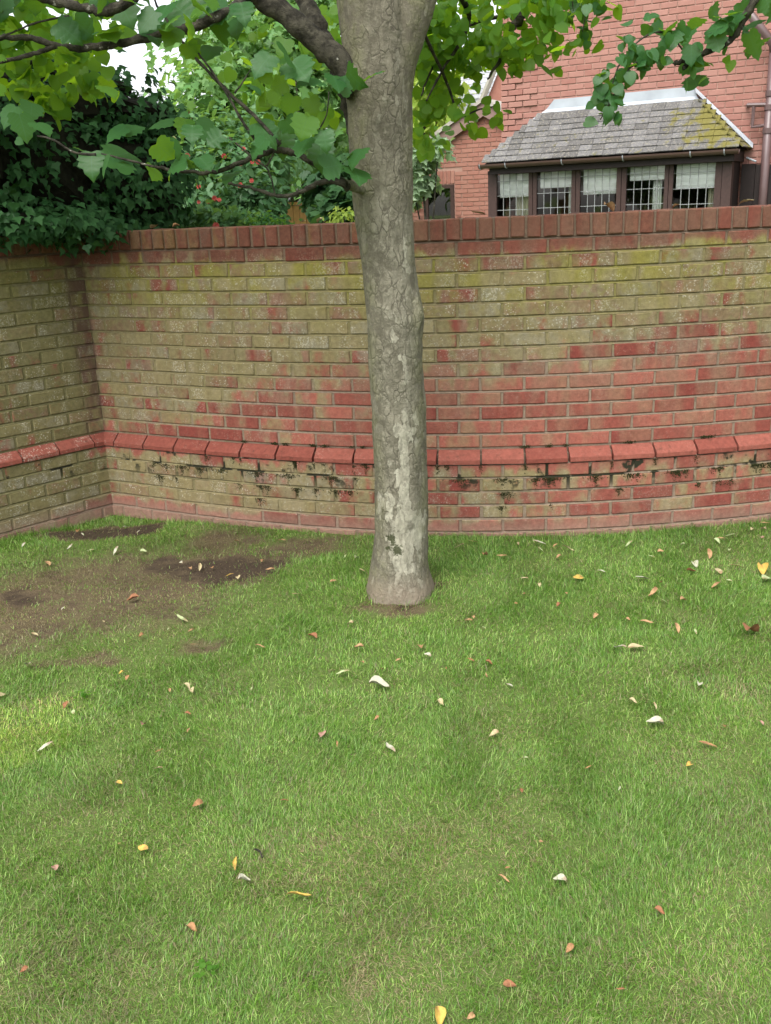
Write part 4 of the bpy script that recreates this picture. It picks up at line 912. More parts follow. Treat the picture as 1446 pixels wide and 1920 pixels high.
hwall = hl('wall', None)
wmb = MB()
wmb.box(uL + 0.004, uA - run * 0.6, 0.010, 0.30, 0, ZTOP); wmb.box(uB + run * 0.6, uR, 0.010, 0.30, 0, ZTOP); wmb.box(uA - run * 0.6, uB + run * 0.6, 0.0102, 0.30, zEave - 0.15, ZTOP)
bpy.data.objects.remove(hwall); hwall = hl('wall', wmb.mesh('wall', MAT['hmortar']))
for vis, u, z, quoin in sorted(cand, key=lambda q: -q[0] * (1 - 0.0001 * abs(q[1]))):
    first = (u - uL) < LH * 0.75
    if vis > 0 and nob < 297:
        link('brick', random.choice(hb), hwall, (u, 0.05 - quoin + random.uniform(-.002, .002), z), (0, 0, random.uniform(-.004, .004)), (random.uniform(.98, 1), 1, random.uniform(.97, 1)), True); nob += 1
    elif vis < 0: restb.add([(q[0] * 0.47 + u, q[1] + 0.05 - quoin, q[2] + z) for q in cv], cf)
    else: restb.add([(q[0] + u, q[1] + 0.05 - quoin, q[2] + z) for q in cv], cf)
link('brick_remainder', restb.mesh('brick_remainder', MAT['hbrick']), hwall, local=True, kind='stuff')
link('side_wall', MB().box(uL + 0.003, uL + 0.25, 0.31, 6, 0, ZTOP).mesh('side_wall', MAT['hbrick']), house, local=True)
# bay roof deck + tiles
broof = hl('bay_roof', None); bpy.data.objects.remove(broof)
dm = MB(); zt = 0.03
dm.add([(uEl, -oE, zEave - zt), (uEr, -oE, zEave - zt), (uB, 0, zR - zt), (uA, 0, zR - zt), (uEr, -0.0, zEave - zt), (uEl, -0.0, zEave - zt)], [(0, 1, 2, 3), (1, 4, 2), (5, 0, 3), (0, 5, 4, 1)])
broof = hl('bay_roof', dm.mesh('bay_roof', MAT['timber_dark']))
rows = 8; sl = math.hypot(run, zR - zEave); g = (sl - 0.10) / rows
tm = [mesh_of('tile', *chamfer_box(1.0, 0.165, 0.014, 0.003, 0.0015), MAT['tile']) for _ in range(4)]
def tile_at(u, w_, o, z, rx, rz): link('tile', random.choice(tm), broof, (u, -o, z), (rx, random.uniform(-.012, .012), rz), (w_, 1, 1), True)
for k in range(rows):
    d = k * g; off = d * math.cos(slope); z0 = zEave + d * math.sin(slope); a0, a1 = uEl + off - 0.02, uEr - off + 0.02
    u = a0 - (0.0825 if k % 2 else 0)
    dc = d + 0.055; oc = oE + 0.03 - dc * math.cos(slope); zc_ = zEave + dc * math.sin(slope) + 0.006
    while u < a1:
        e0, e1 = max(u, a0), min(u + 0.165, a1)
        if e1 - e0 > 0.03: tile_at((e0 + e1) / 2, e1 - e0 - 0.003, oc, zc_ + random.uniform(-.003, .003), slope - 0.11 + random.uniform(-.02, .02), 0)
        u += 0.165
    # right-hand hip face
    v0 = 0.0
    while v0 < oE - off:
        e1 = min(v0 + 0.165, oE - off)
        if e1 - v0 > 0.03:
            uc = uEr + 0.03 - dc * math.cos(slope)
            o = link('tile', random.choice(tm), broof, (uc, -(v0 + e1) / 2, zc_), (0, 0, 0), (e1 - v0 - 0.003, 1, 1), True)
            o.rotation_euler = (Matrix.Rotation(math.pi / 2, 3, 'Z') @ Matrix.Rotation(slope - 0.11, 3, 'X')).to_euler()
        v0 += 0.165
# lead: apron along the wall, cover strip over the top tiles, strip down the right abutment
lm = MB()
lm.add([(uA - 0.06, -0.012, zR + 0.0), (uB + 0.03, -0.012, zR + 0.0), (uB - 0.01, -0.012, zR + 0.115), (uA + 0.05, -0.012, zR + 0.115), (uA - 0.20, -0.16, zR - 0.115), (uB + 0.13, -0.16, zR - 0.115),
        (uA - 0.06, 0.0, zR + 0.0), (uB + 0.03, 0.0, zR), (uB - 0.01, 0.0, zR + 0.115), (uA + 0.05, 0.0, zR + 0.115)], [(0, 1, 2, 3), (4, 5, 1, 0), (1, 7, 8, 2), (3, 2, 8, 9), (0, 3, 9, 6)])
lm.add([(uB - 0.01, -0.014, zR + 0.115), (uEr + 0.06, -0.014, zEave + 0.05), (uEr + 0.07, -0.10, zEave - 0.01), (uB + 0.03, -0.10, zR + 0.04)], [(0, 3, 2, 1)])
lm.tube([(uB + 0.02, -0.03, zR + 0.06), (uEr + 0.03, -0.05, zEave + 0.045)], 0.018, 7)
hl('flashing', lm.mesh('flashing', MAT['lead']))
# fascia, gutter
hl('fascia', MB().box(uEl + 0.06, uEr - 0.06, -oE + 0.03, -oE + 0.05, zEave - 0.16, zEave - 0.035).box(uEr - 0.06, uEr - 0.04, -oE + 0.03, 0, zEave - 0.16, zEave - 0.035).mesh('fascia', MAT['timber_dark']))
hl('soffit', MB().box(uEl + 0.07, uEr - 0.07, -oE + 0.052, -0.002, zEave - 0.158, zEave - 0.145).mesh('soffit', MAT['timber_dark']))
gl = [(-0.055 * math.cos(t), -0.055 * math.sin(t)) for t in np.linspace(0, math.pi, 9)] + [(0.047 * math.cos(t), -0.047 * math.sin(t)) for t in np.linspace(0, math.pi, 9)]
gm = MB().prism([(-oE - 0.02 + a, zEave - 0.03 + b) for a, b in gl], uEl - 0.06, uEr + 0.02)
gm.add([(uEl - 0.062, -oE - 0.02 - 0.055 * math.cos(t), zEave - 0.03 - 0.055 * math.sin(t)) for t in np.linspace(0, math.pi, 9)], [tuple(range(9))])
gut = hl('gutter', gm.mesh('gutter', MAT['gutter']))
for px, py in ((899, 297), (947, 293), (1053, 286), (1168, 280), (1295, 272), (1359, 266)):
    u, _ = on_house(px, py, oE + 0.07)
    link('bracket', MB().tube([(u, -oE - 0.02 - 0.060 * math.cos(t), zEave - 0.03 - 0.060 * math.sin(t)) for t in np.linspace(-0.1, math.pi * 0.75, 7)], 0.006, 5).mesh('bracket', MAT['lead']), gut, local=True)
# the five casements
WX = [(916, 932, 992, 999.5), (999.5, 1007, 1072, 1080), (1080, 1088, 1156, 1165), (1165, 1174, 1245, 1253), (1253, 1261, 1339, 1352)]
BL = [370, 352, 364, 338, 353]; HEADY = [318, 312, 307, 302, 300]
zS = 0.85; zH = zEave - 0.16
for i, (a, b, c, d) in enumerate(WX):
    ua, ub, uc, ud = [on_house(q, 370, oW)[0] for q in (a, b, c, d)]
    zt_ = on_house((b + c) / 2, HEADY[i], oW)[1]
    ub += 0.0; inner = []; outer = []
    for t in np.linspace(0, 1, 13):
        inner.append((ub + (uc - ub) * t, zt_ - 0.035 * (2 * t - 1) ** 2)); outer.append((ua + 0.004 + (ud - ua - 0.008) * t, zH - 0.002))
    inner = [(ub, zS + 0.06)] + inner + [(uc, zS + 0.06)]; outer = [(ua + 0.004, zS)] + outer + [(ud - 0.004, zS)]
    fm = MB(); nn = len(inner); y0, y1 = -oW - 0.02, -oW + 0.045
    v = [(p[0], y0, p[1]) for p in outer] + [(p[0], y0, p[1]) for p in inner] + [(p[0], y1, p[1]) for p in outer] + [(p[0], y1, p[1]) for p in inner]
    f = []
    for k in range(nn):
        k2 = (k + 1) % nn
        f += [(k, k2, nn + k2, nn + k), (2 * nn + k2, 2 * nn + k, 3 * nn + k, 3 * nn + k2), (nn + k, nn + k2, 3 * nn + k2, 3 * nn + k), (k2, k, 2 * nn + k, 2 * nn + k2)]
    fm.add(v, f)
    # raised inner bead
    win = hl('window', fm.mesh('window', MAT['timber']))
    pw, ph = (uc - ub) / 5, 0.185
    z_ref = zt_ - 0.145
    cm = MB()
    for k in range(1, 5): cm.box(ub + k * pw - 0.0035, ub + k * pw + 0.0035, -oW + 0.004, -oW + 0.012, zS + 0.06, zt_ + 0.002)
    zz = z_ref
    zlist = []
    while zz > zS + 0.1: cm.box(ub, uc, -oW + 0.003, -oW + 0.013, zz - 0.0035, zz + 0.0035); zlist.append(zz); zz -= ph
    link('lead_came', cm.mesh('lead_came', MAT['came']), win, local=True)
    zl = [zt_ + 0.01] + zlist + [zS + 0.05]
    for r_ in range(len(zl) - 1):
        h_ = zl[r_] - zl[r_ + 1]
        pm = mesh_of('pane', [(-pw / 2, 0, -h_ / 2), (pw / 2, 0, -h_ / 2), (pw / 2, 0, h_ / 2), (-pw / 2, 0, h_ / 2)], [(0, 1, 2, 3)], MAT['glass'])
        for k in range(5): link('pane', pm, win, (ub + (k + 0.5) * pw, -oW + 0.008, (zl[r_] + zl[r_ + 1]) / 2), (random.uniform(-.015, .015), 0, random.uniform(-.015, .015)), (1, 1, 1), True)
    zb = on_house((b + c) / 2, BL[i], oW - 0.05)[1]
    bm_ = MB(); nfold = 9
    pts = [(-oW + 0.045 + 0.006 * (j % 2), zt_ + 0.02 + (zb - zt_ - 0.02) * j / nfold) for j in range(nfold + 1)]
    loop = pts + [(y + 0.006, z) for y, z in reversed(pts)]
    link('blind', bm_.prism(loop, ub + 0.025 if i not in (1, 3) else ub + 0.03, uc + 0.02).mesh('blind', MAT['blind']), win, local=True)
    if i in (0, 1, 3, 4):
        f0, f1 = ((0.45, 1.0), (0.80, 1.05), None, (0.62, 0.86), (0.80, 1.05))[i]
        cc = MB(); q = [(ub + (uc - ub) * (f0 + (f1 - f0) * j / 12), -oW + 0.16 + 0.02 * math.sin(j * 1.9)) for j in range(13)]
        cc.add([(x_, y_, zS) for x_, y_ in q] + [(x_, y_, zt_) for x_, y_ in q], [(j, j + 1, 14 + j, 13 + j) for j in range(12)])
        link('curtain', cc.mesh('curtain', MAT['curtain'] if i in (0, 4) else MAT['blind']), win, local=True)
ua0 = on_house(916, 370, oW)[0]; ud0 = on_house(1352, 370, oW)[0]; uP = on_house(1370, 370, oW)[0]
hl('corner_post', MB().box(ud0 + 0.002, uP, -oW - 0.028, -oW + 0.10, 0.55, zH).mesh('corner_post', MAT['timber']))
hl('bay_side', MB().box(uP - 0.05, uP - 0.003, -oW + 0.102, -0.002, 0.55, zH).box(ua0 + 0.003, ua0 + 0.05, -oW + 0.05, -0.002, 0.55, zH).mesh('bay_side', MAT['timber_dark']))
hl('head_board', MB().box(ua0 - 0.004, uP, -oW - 0.012, -oW + 0.05, zH + 0.001, zH + 0.05).mesh('head_board', MAT['timber_dark']))
hl('bay_base', MB().box(ua0, uP - 0.005, -oW - 0.05, -0.003, 0, zS - 0.003).mesh('bay_base', MAT['hbrick']))
rmb = MB().box(uL + 0.26, uB + 1.2, 3.2, 3.3, 0, 2.6).box(uL + 0.26, uL + 0.36, 0.31, 3.2, 0, 2.6).box(uB + 1.2, uB + 1.3, 0.31, 3.2, 0, 2.6).box(uL + 0.26, uB + 1.2, 0.31, 3.2, 2.6, 2.7).box(uL + 0.26, uB + 1.2, 0.31, 3.2, 0.0, 0.05)
hl('room', rmb.mesh('room', MAT['room']))
hl('dresser', MB().box(uA + 0.2, uA + 1.3, 1.6, 2.0, 0.05, 1.75).box(uB - 1.0, uB - 0.4, 1.2, 1.7, 0.05, 1.6).mesh('dresser', MAT['timber']))
# dark boards standing in for deep shade between the bay and drain pipe
sdm = MB()
for k in range(8): sdm.box(uP + 0.03 + 0.165 * k, uP + 0.19 + 0.165 * k, -0.075, -0.012, 0, zEave - 0.19 - 0.012 * k)
sdm.box(uP + 0.02, uP + 1.4, -0.085, -0.078, 1.2, 1.3)
hl('bay_shade_panel', sdm.mesh('bay_shade_panel', MAT['timber_dark']))
ux, zx = on_house(1411, 300, 0.09)
hl('lamp_arm', MB().tube([(ux - 0.07, -0.09, zx + 0.03), (ux + 0.05, -0.12, zx - 0.02)], 0.012, 7).mesh('lamp_arm', MAT['lead']))
# drain pipe with its branch
u1, z1 = on_house(1449, 130, 0.08); r_ = 0.052
dp = hl('drain_pipe', MB().tube([(u1, -0.09, 0.0), (u1, -0.09, 3.26)], r_, 14).tube([(u1, -0.09, 3.26), (u1 - 0.02, -0.11, 3.36), (u1 - 0.30, -0.35, 3.72)], r_ * 0.95, 12).mesh('drain_pipe', MAT['pipe'], True))
for zz in (on_house(1446, 175, 0.1)[1], on_house(1444, 201, 0.1)[1], on_house(1441, 245, 0.1)[1]):
    link('collar', MB().tube([(u1, -0.09, zz - 0.03), (u1, -0.09, zz + 0.03)], r_ * 1.18, 14).mesh('collar', MAT['pipe']), dp, local=True)
pa = [on_house(*q, 0.09) for q in ((1402, 197), (1440, 196), (1413, 205), (1412, 238), (1440, 239))]
hl('waste_pipe', MB().tube([(pa[1][0], -0.09, pa[1][1]), (pa[0][0], -0.09, pa[0][1]), (pa[0][0] - 0.01, -0.02, pa[0][1])], 0.026, 9).tube([(pa[2][0], -0.09, pa[0][1]), (pa[2][0], -0.09, pa[3][1]), (pa[4][0], -0.09, pa[3][1] + 0.01)], 0.023, 9).mesh('waste_pipe', MAT['pipe']))

# ================================================================== GABLED WING BEHIND
G0 = C0 + ray(860, 300) * 17.0; G0 = np.array([G0[0], G0[1], 0.0])
wing = empty('gabled_house', tuple(G0), 'smaller red brick gabled building behind the bay window, with a dark window', 'house', rotz=-TH)
def og(px, py, o=0.0): return on_house(px, py, o, G0)
ax, az = og(910, 190); lx, lz = og(797, 272); pit = (az - lz) / (ax - lx)
lx -= 1.1; lz -= 1.1 * pit; rx = ax + (ax - lx); wl = lx + 0.25; wr = rx - 0.25
w0, wz0 = og(800, 405); w1, wz1 = og(850, 346)
wm = MB(); zb_ = az - 0.12
wm.add([(wl, 0, 0), (wr, 0, 0), (wr, 0, zb_ - (wr - ax) * pit), (ax, 0, zb_), (wl, 0, zb_ - (ax - wl) * pit), (wl, 0.3, 0), (wr, 0.3, 0), (wr, 0.3, zb_ - (wr - ax) * pit), (ax, 0.3, zb_), (wl, 0.3, zb_ - (ax - wl) * pit)],
       [(0, 1, 2, 3, 4), (9, 8, 7, 6, 5), (1, 6, 7, 2), (0, 4, 9, 5)])
gw = link('wall', wm.mesh('wall', MAT['hmortar']), wing, local=True)
gb = [mesh_of('brick', *chamfer_box(0.215, 0.06, 0.063, 0.003, 0.001), MAT['wbrick']) for _ in range(4)]
cnt = 0; gr_ = MB(); gv, gf = chamfer_box(0.215, 0.06, 0.063, 0.003)
for kz in range(int(zb_ / 0.075) + 1):
    z = (kz + 0.5) * 0.075
    for ku in range(int((wr - wl) / 0.225) + 1):
        u = wl + (ku + 0.5) * 0.225 + (0.1125 if kz % 2 else 0)
        if z + 0.04 > zb_ - abs(u - ax) * pit - 0.06: continue
        if w0 - 0.12 < u < w1 + 0.12 and z < wz1 + 0.27: continue
        X, Y = in_view(G0[:2] + HD * u, z)
        if 790 < X < 935 and 200 < Y < 400 and cnt < 280: link('brick', random.choice(gb), gw, (u, 0.018, z), (0, 0, 0), (random.uniform(.97, 1), 1, 1), True); cnt += 1
        else: gr_.add([(q[0] + u, q[1] + 0.018, q[2] + z) for q in gv], gf)
z = 0.04
while z < wz1 + 0.24:
    for uu, wid in ((w0 - 0.0975 - 0.0, 0.12), (w1 + 0.0975, 0.12)):
        s_ = wid / 0.215
        gr_.add([(q[0] * s_ + uu, q[1] + 0.018, q[2] + z) for q in gv], gf)
    z += 0.075
nsold = int((w1 - w0 + 0.1) / 0.075)
sold = mesh_of('brick', *chamfer_box(0.063, 0.06, 0.215, 0.003, 0.001), MAT['wbrick'])
for k in range(nsold + 1): link('brick', sold, gw, (w0 - 0.05 + 0.075 * k, 0.016, wz1 + 0.125), (0, 0, 0), (1, 1, 1), True)
link('brick_remainder', gr_.mesh('brick_remainder', MAT['wbrick']), gw, local=True, kind='stuff')
wf = MB().box(w0 - 0.03, w0 + 0.05, -0.03, 0.06, 0.7, wz1).box(w1 - 0.05, w1 + 0.02, -0.03, 0.06, 0.7, wz1).box(w0 + 0.051, w1 - 0.051, -0.028, 0.06, wz1 - 0.06, wz1 - 0.002)
gwin = link('window', wf.mesh('window', MAT['timber']), wing, local=True)
link('pane', MB().box(w0 + 0.05, w1 - 0.05, -0.012, -0.009, 0.7, wz1 - 0.06).mesh('pane', MAT['glass']), gwin, local=True)
link('dark_room_sheet', MB().box(w0 + 0.049, w1 - 0.049, -0.006, -0.002, 0.7, wz1 - 0.059).mesh('dark_room_sheet', MAT['inner_shade']), gwin, local=True)  # black sheet painted as the unlit room, set against the solid wall
for sgn in (-1, 1):
    e = ax + sgn * (ax - lx) * 1.06; ze_ = az - abs(e - ax) * pit
    link('barge_board', MB().add([(ax, -0.10, az - 0.02), (e, -0.10, ze_ - 0.02), (e, -0.10, ze_ - 0.24), (ax, -0.10, az - 0.24), (ax, -0.07, az - 0.02), (e, -0.07, ze_ - 0.02), (e, -0.07, ze_ - 0.24), (ax, -0.07, az - 0.24)],
         [(0, 1, 2, 3), (7, 6, 5, 4), (0, 4, 5, 1), (3, 2, 6, 7), (1, 5, 6, 2)]).mesh('barge_board', MAT['barge']), wing, local=True)
    link('roof', MB().add([(ax, -0.14, az + 0.05), (e, -0.14, ze_ + 0.05), (e, -0.14, ze_ - 0.015), (ax, -0.14, az - 0.015), (ax, 4.0, az + 0.05), (e, 4.0, ze_ + 0.05), (e, 4.0, ze_ - 0.015), (ax, 4.0, az - 0.015)],
         [(0, 1, 2, 3), (0, 4, 5, 1), (3, 2, 6, 7), (1, 5, 6, 2)]).mesh('roof', MAT['verge']), wing, local=True)
# taller house behind it: slate roof and pink gable
F0 = C0 + ray(905, 130) * 22.0; F0 = np.array([F0[0], F0[1], 0.0])
far = empty('slate_roof_house', tuple(F0), 'farther house with pale grey slate roof above the gabled building', 'house', rotz=-TH)
def of(px, py, o=0.0): return on_house(px, py, o, F0)
e0, ez0 = of(860, 200); t0, tz0 = of(935, 70); e1, ez1 = of(925, 118)
sl_n = 9
verge_a, verge_b = of(917, 150), of(960, 75)
fr = MB().add([(e0 - 2.4, -0.02, ez0 - 0.2), (verge_a[0] - 0.25, -0.02, ez0 - 0.2), (verge_b[0], 2.2, tz0 + 0.25), (e0 - 2.4, 2.2, tz0 + 0.25)], [(0, 1, 2, 3)])
roofp = link('roof', fr.mesh('roof', MAT['slate']), far, local=True)
for k in range(14):
    t = k / 14; z = ez0 - 0.2 + (tz0 + 0.45 - ez0) * t; y = 2.22 * t; ur = verge_a[0] - 0.25 + (verge_b[0] - verge_a[0] + 0.25) * t
    u = ur - 0.02; j = 0
    while u > ur - 1.9:
        w_ = 0.30 if (j or k % 2) else 0.15
        link('slate', mesh_of('slate', *chamfer_box(w_ - 0.006, 0.30, 0.012, 0.002), MAT['slate']), roofp, (u - w_ / 2, y + 0.06, z + 0.07), (math.atan2(tz0 + 0.45 - ez0, 2.22) - 0.06, 0, 0), (1, 1, 1), True); u -= w_; j += 1
link('gable_wall', MB().add([(verge_a[0] - 0.2, 0.1, 0), (verge_a[0] + 3.2, 0.1, 0), (verge_b[0] + 2.6, 0.1, tz0 + 0.6), (verge_b[0] + 0.05, 0.1, tz0 + 0.15), (verge_a[0] - 0.2, 0.1, ez0 - 0.1), (verge_a[0] - 0.2, 0.4, 0), (verge_a[0] + 3.2, 0.4, 0)], [(0, 1, 2, 3, 4)]).mesh('gable_wall', MAT['wbrick']), far, local=True)
link('verge_board', MB().tube([(verge_a[0] - 0.25, 0.0, ez0 - 0.05), (verge_b[0], 0.0, tz0 + 0.2)], 0.07, 6).mesh('verge_board', MAT['verge']), far, local=True)
link('wall', MB().box(e0 - 2.4, verge_a[0] - 0.26, 0.3, 0.5, 0, ez0 - 0.2).mesh('wall', MAT['wbrick']), far, local=True)
# distant roof glimpsed over the ivy
Dp = at_y(318, 205, 26.0)
dh = empty('distant_house', (Dp[0], Dp[1], 0), 'distant house with reddish wall and pale roof just above the ivy', 'house')
link('wall', MB().box(-1.2, 1.6, 0, 2, 0, Dp[2] - 0.05).mesh('wall', MAT['wbrick']), dh, (Dp[0], Dp[1], 0))
link('roof', MB().add([(-1.4, -0.2, Dp[2] - 0.06), (1.8, -0.2, Dp[2] - 0.06), (1.5, 1.0, Dp[2] + 0.42), (-1.1, 1.0, Dp[2] + 0.42), (1.8, 2.2, Dp[2] - 0.06), (-1.4, 2.2, Dp[2] - 0.06)], [(0, 1, 2, 3), (1, 4, 2), (4, 5, 3, 2), (5, 0, 3)]).mesh('roof', MAT['slate']), dh, (Dp[0], Dp[1], 0))

# ================================================================== GRASS
def vnoise(x, y, sc, seed):
    rg = np.random.default_rng(seed); G = rg.random((64, 64)); X = x * sc; Y = y * sc; i = np.floor(X).astype(int); j = np.floor(Y).astype(int); u = X - i; v = Y - j; u = u * u * (3 - 2 * u); v = v * v * (3 - 2 * v)
    g_ = lambda a, b: G[a % 64, b % 64]
    return (g_(i, j) * (1 - u) + g_(i + 1, j) * u) * (1 - v) + (g_(i, j + 1) * (1 - u) + g_(i + 1, j + 1) * u) * v
def wall_y(x):
    y = np.interp(x, _xx, _yy) - 0.048
    yl = 5.685 + (x + 1.685) * (dl[1] / dl[0]) - 0.066
    return np.where(x < -1.685, yl, y)
def make_blades(N, xr, yr, dens_y, hmul, wmul):
    x = RNG.uniform(*xr, N); y = RNG.uniform(*yr, N)
    keep = RNG.random(N) < dens_y(y)
    # inside the camera's wedge (with a margin) only
    keep &= np.abs(x - 0.0) < 0.42 * y + 0.75
    x, y = x[keep], y[keep]
    k = y < wall_y(x) - 0.004; x, y = x[k], y[k]
    k = np.hypot((x - 0.055) / 0.150, (y - 4.12) / 0.150) > 1.0; x, y = x[k], y[k]
    bare = field(x, y, BARE); thin = field(x, y, THIN); n1 = vnoise(x, y, 5.0, 1); n2 = vnoise(x, y, 17.0, 2); n3 = vnoise(x, y, 1.7, 3); n4 = vnoise(x, y, 38.0, 4)
    p = (0.55 + 0.45 * ss(n2 * 0.6 + n1 * 0.4, 0.25, 0.6)) * (1 - 0.90 * ss(bare + 0.5 * (n2 - 0.5), 0.35, 0.7)) * (1 - 0.50 * thin * ss(n2, 0.05, 0.5))
    k = RNG.random(len(x)) < p; x, y, bare, thin, n1, n2, n3, n4 = (q[k] for q in (x, y, bare, thin, n1, n2, n3, n4)); n = len(x)
    straw = 0.08 + 0.24 * ss(vnoise(x, y, 3.1, 9), 0.5, 0.85) + 0.16 * ss(n2, 0.55, 0.9) + 0.12 * ss(y, 3.6, 2.2) + 0.66 * thin
    for c, a, b, s in STRAW: straw = np.maximum(straw, s * (1 - ss(np.hypot((x - c[0]) / a, (y - c[1]) / b) + 0.4 * (n2 - 0.5), 0.3, 1.1)))
    n5 = vnoise(x, y, 0.9, 6)
    lush = ss(y, 3.6, 4.6) * ss(x, -0.4, 0.6) * 0.6 + 0.5 * (1 - ss(n1 * 0.6 + n3 * 0.4, 0.3, 0.6))
    straw = np.maximum(straw, 0.8 * ss(bare, 0.3, 0.7)); isst = RNG.random(n) < straw
    h = hmul * RNG.gamma(7, 1 / 7.0, n) * (0.75 + 0.5 * n1) * (1 + 0.45 * ss(wall_y(x) - y, 0.22, 0.02)) * (1 + 0.9 * ss(np.hypot(x - 0.055, y - 4.12), 0.24, 0.165) * n4) * (1 - 0.35 * thin)
    a = RNG.uniform(0, 2 * np.pi, n); comb = 2 * np.pi * vnoise(x, y, 2.6, 5) * 1.5
    a = np.where(RNG.random(n) < 0.35, comb + RNG.normal(0, 0.6, n), a)
    lean = np.abs(RNG.normal(0.72, 0.38, n)); lean = np.where(isst, lean + RNG.uniform(0.2, 1.2, n), lean).clip(0, 1.45)
    wd = wmul * RNG.uniform(0.7, 1.35, n); yaw = a + np.pi / 2 + RNG.normal(0, 0.5, n)
    z = gz(x, y) - 0.002
    dx, dy = np.cos(a), np.sin(a); wx, wy = np.cos(yaw) * wd / 2, np.sin(yaw) * wd / 2
    m1 = 0.55 * h; l1 = lean * 0.8; l2 = lean * 1.35
    mx, my, mz = x + dx * np.sin(l1) * m1, y + dy * np.sin(l1) * m1, z + np.cos(l1) * m1
    tx, ty, tz = mx + dx * np.sin(l2) * 0.45 * h, my + dy * np.sin(l2) * 0.45 * h, mz + np.maximum(np.cos(l2), -0.2) * 0.45 * h
    V = np.stack([np.stack([x - wx, y - wy, z], -1), np.stack([x + wx, y + wy, z], -1), np.stack([mx + wx * .8, my + wy * .8, mz], -1), np.stack([mx - wx * .8, my - wy * .8, mz], -1), np.stack([tx, ty, tz], -1)], 1)
    G1, G2, G3 = np.array([0.072, 0.192, 0.010]), np.array([0.186, 0.342, 0.030]), np.array([0.33, 0.46, 0.105])
    u = (RNG.random(n) * 0.7 + 0.3 * n4)[:, None]; lu = lush[:, None]
    c = G1 * (1 - u) + G2 * u; c = c * (1 - 0.22 * lu) + 0.22 * lu * np.array([0.045, 0.125, 0.022])
    lt = (RNG.random(n) < 0.20)[:, None]; c = np.where(lt, G3 * RNG.uniform(0.8, 1.15, (n, 1)), c)
    S = np.array([0.34, 0.29, 0.145]) * RNG.uniform(0.55, 1.15, (n, 1)) * np.where(RNG.random((n, 1)) < 0.3, np.array([0.75, 0.68, 0.6]), 1.0)
    S = np.where((thin[:, None] > 0.3) & (RNG.random((n, 1)) < 0.5), S * np.array([0.62, 0.55, 0.5]), S)
    c = np.where(isst[:, None], S, c)
    pat = ss(0.5 * n1 + 0.3 * n3 + 0.2 * n2, 0.25, 0.72)[:, None]; c = c * (1 - pat * np.array([0.30, 0.22, 0.30])) * (0.94 + 0.12 * n5[:, None])
    yc, ya, yb = ell_world(40, 1385, 120, 75); yp = (1 - ss(np.hypot((x - yc[0]) / ya, (y - yc[1]) / yb) + 0.5 * (n2 - 0.5), 0.4, 1.2))[:, None]; c = c * (1 + yp * np.array([0.75, 0.42, 0.5]))
    vc = np.ones((n, 5, 4), np.float32); vc[:, :, :3] = c[:, None]
    return V, vc
parts = [make_blades(550000, (-1.9, 1.9), (1.25, 3.0), lambda y: np.ones(len(y)), 0.0200, 0.00155), make_blades(600000, (-3.0, 3.0), (3.0, 5.75), lambda y: 0.95 + 0 * y, 0.0225, 0.0020), make_blades(30000, (-4.5, 4.5), (-0.5, 1.25), lambda y: np.ones(len(y)), 0.03, 0.004)]
V = np.concatenate([p[0] for p in parts]); VC = np.concatenate([p[1] for p in parts]); nB = len(V)
base = np.arange(nB)[:, None] * 5
lv = (base + np.array([0, 1, 2, 3, 3, 2, 4])).ravel(); cnts = np.tile([4, 3], nB)
grass = link('grass', big_mesh('grass', V.reshape(-1, 3), lv, cnts, MAT['grass'], False, VC.reshape(-1, 4)))
tag(grass, 'short mown lawn grass with straw coloured patches', 'grass', kind='stuff')
print('blades', nB)

# ================================================================== FALLEN LEAVES AND BRACTS
COLS = {'white': (0.40, 0.39, 0.29), 'cream': (0.38, 0.32, 0.18), 'pale green': (0.33, 0.38, 0.19), 'tan': (0.36, 0.22, 0.11), 'brown': (0.24, 0.105, 0.05), 'orange': (0.30, 0.165, 0.075), 'yellow': (0.46, 0.31, 0.07), 'pinkish': (0.34, 0.20, 0.15)}
def dry_mat(k):
    m = M('dry_' + k.replace(' ', '_')); p = m.obj(); a = m.noise(p, 3.0, 3, 0.6); c = COLS[k]
    cc = m.mix(m.step(a, 0.35, 0.7), c, tuple(0.68 * v for v in c)); cc = m.mix(m.mul(m.step(m.noise(p, 1.1, 2), 0.56, 0.66), 0.5), cc, (0.20, 0.10, 0.045))
    return m.surf(cc, 0.75, m.bump(a, 0.4, 0.01), 0.25)
DM = {k: dry_mat(k) for k in COLS}
def dry_mesh(kind, colr, seed):
    rnd = random.Random(seed); n = 9; v = []; f = []
    curl = rnd.uniform(0.15, 0.8) if kind == 'bract' else rnd.uniform(0.3, 1.2); bend = rnd.uniform(-0.35, 0.35); tw_ = rnd.uniform(-0.7, 0.7)
    for i in range(n):
        t = i / (n - 1); wdt = (0.12 * math.sin(math.pi * min(1, t * 0.96 + 0.03)) ** 0.6 if kind == 'bract' else 0.34 * math.sin(math.pi * (0.04 + 0.92 * t)) ** 0.75 * (1.15 - 0.5 * t))
        cx = bend * (t - 0.5) ** 2; cz = 0.09 * math.sin(math.pi * t * 1.3 + bend * 4) * curl + 0.03 * rnd.random()
        for s in (-1, -0.5, 0, 0.5, 1):
            a = tw_ * (t - 0.5); up = abs(s) ** 1.5 * wdt * curl * 0.8
            v.append((cx + s * wdt * math.cos(a) - up * math.sin(a) + rnd.gauss(0, 0.006), t - 0.5, cz + s * wdt * math.sin(a) + up * math.cos(a) + rnd.gauss(0, 0.008)))
    for i in range(n - 1):
        for k in range(4): f.append((5 * i + k, 5 * i + k + 1, 5 * i + 6 + k, 5 * i + 5 + k))
    return mesh_of('fallen_' + kind, v, f, DM[colr], True)
LV = {}
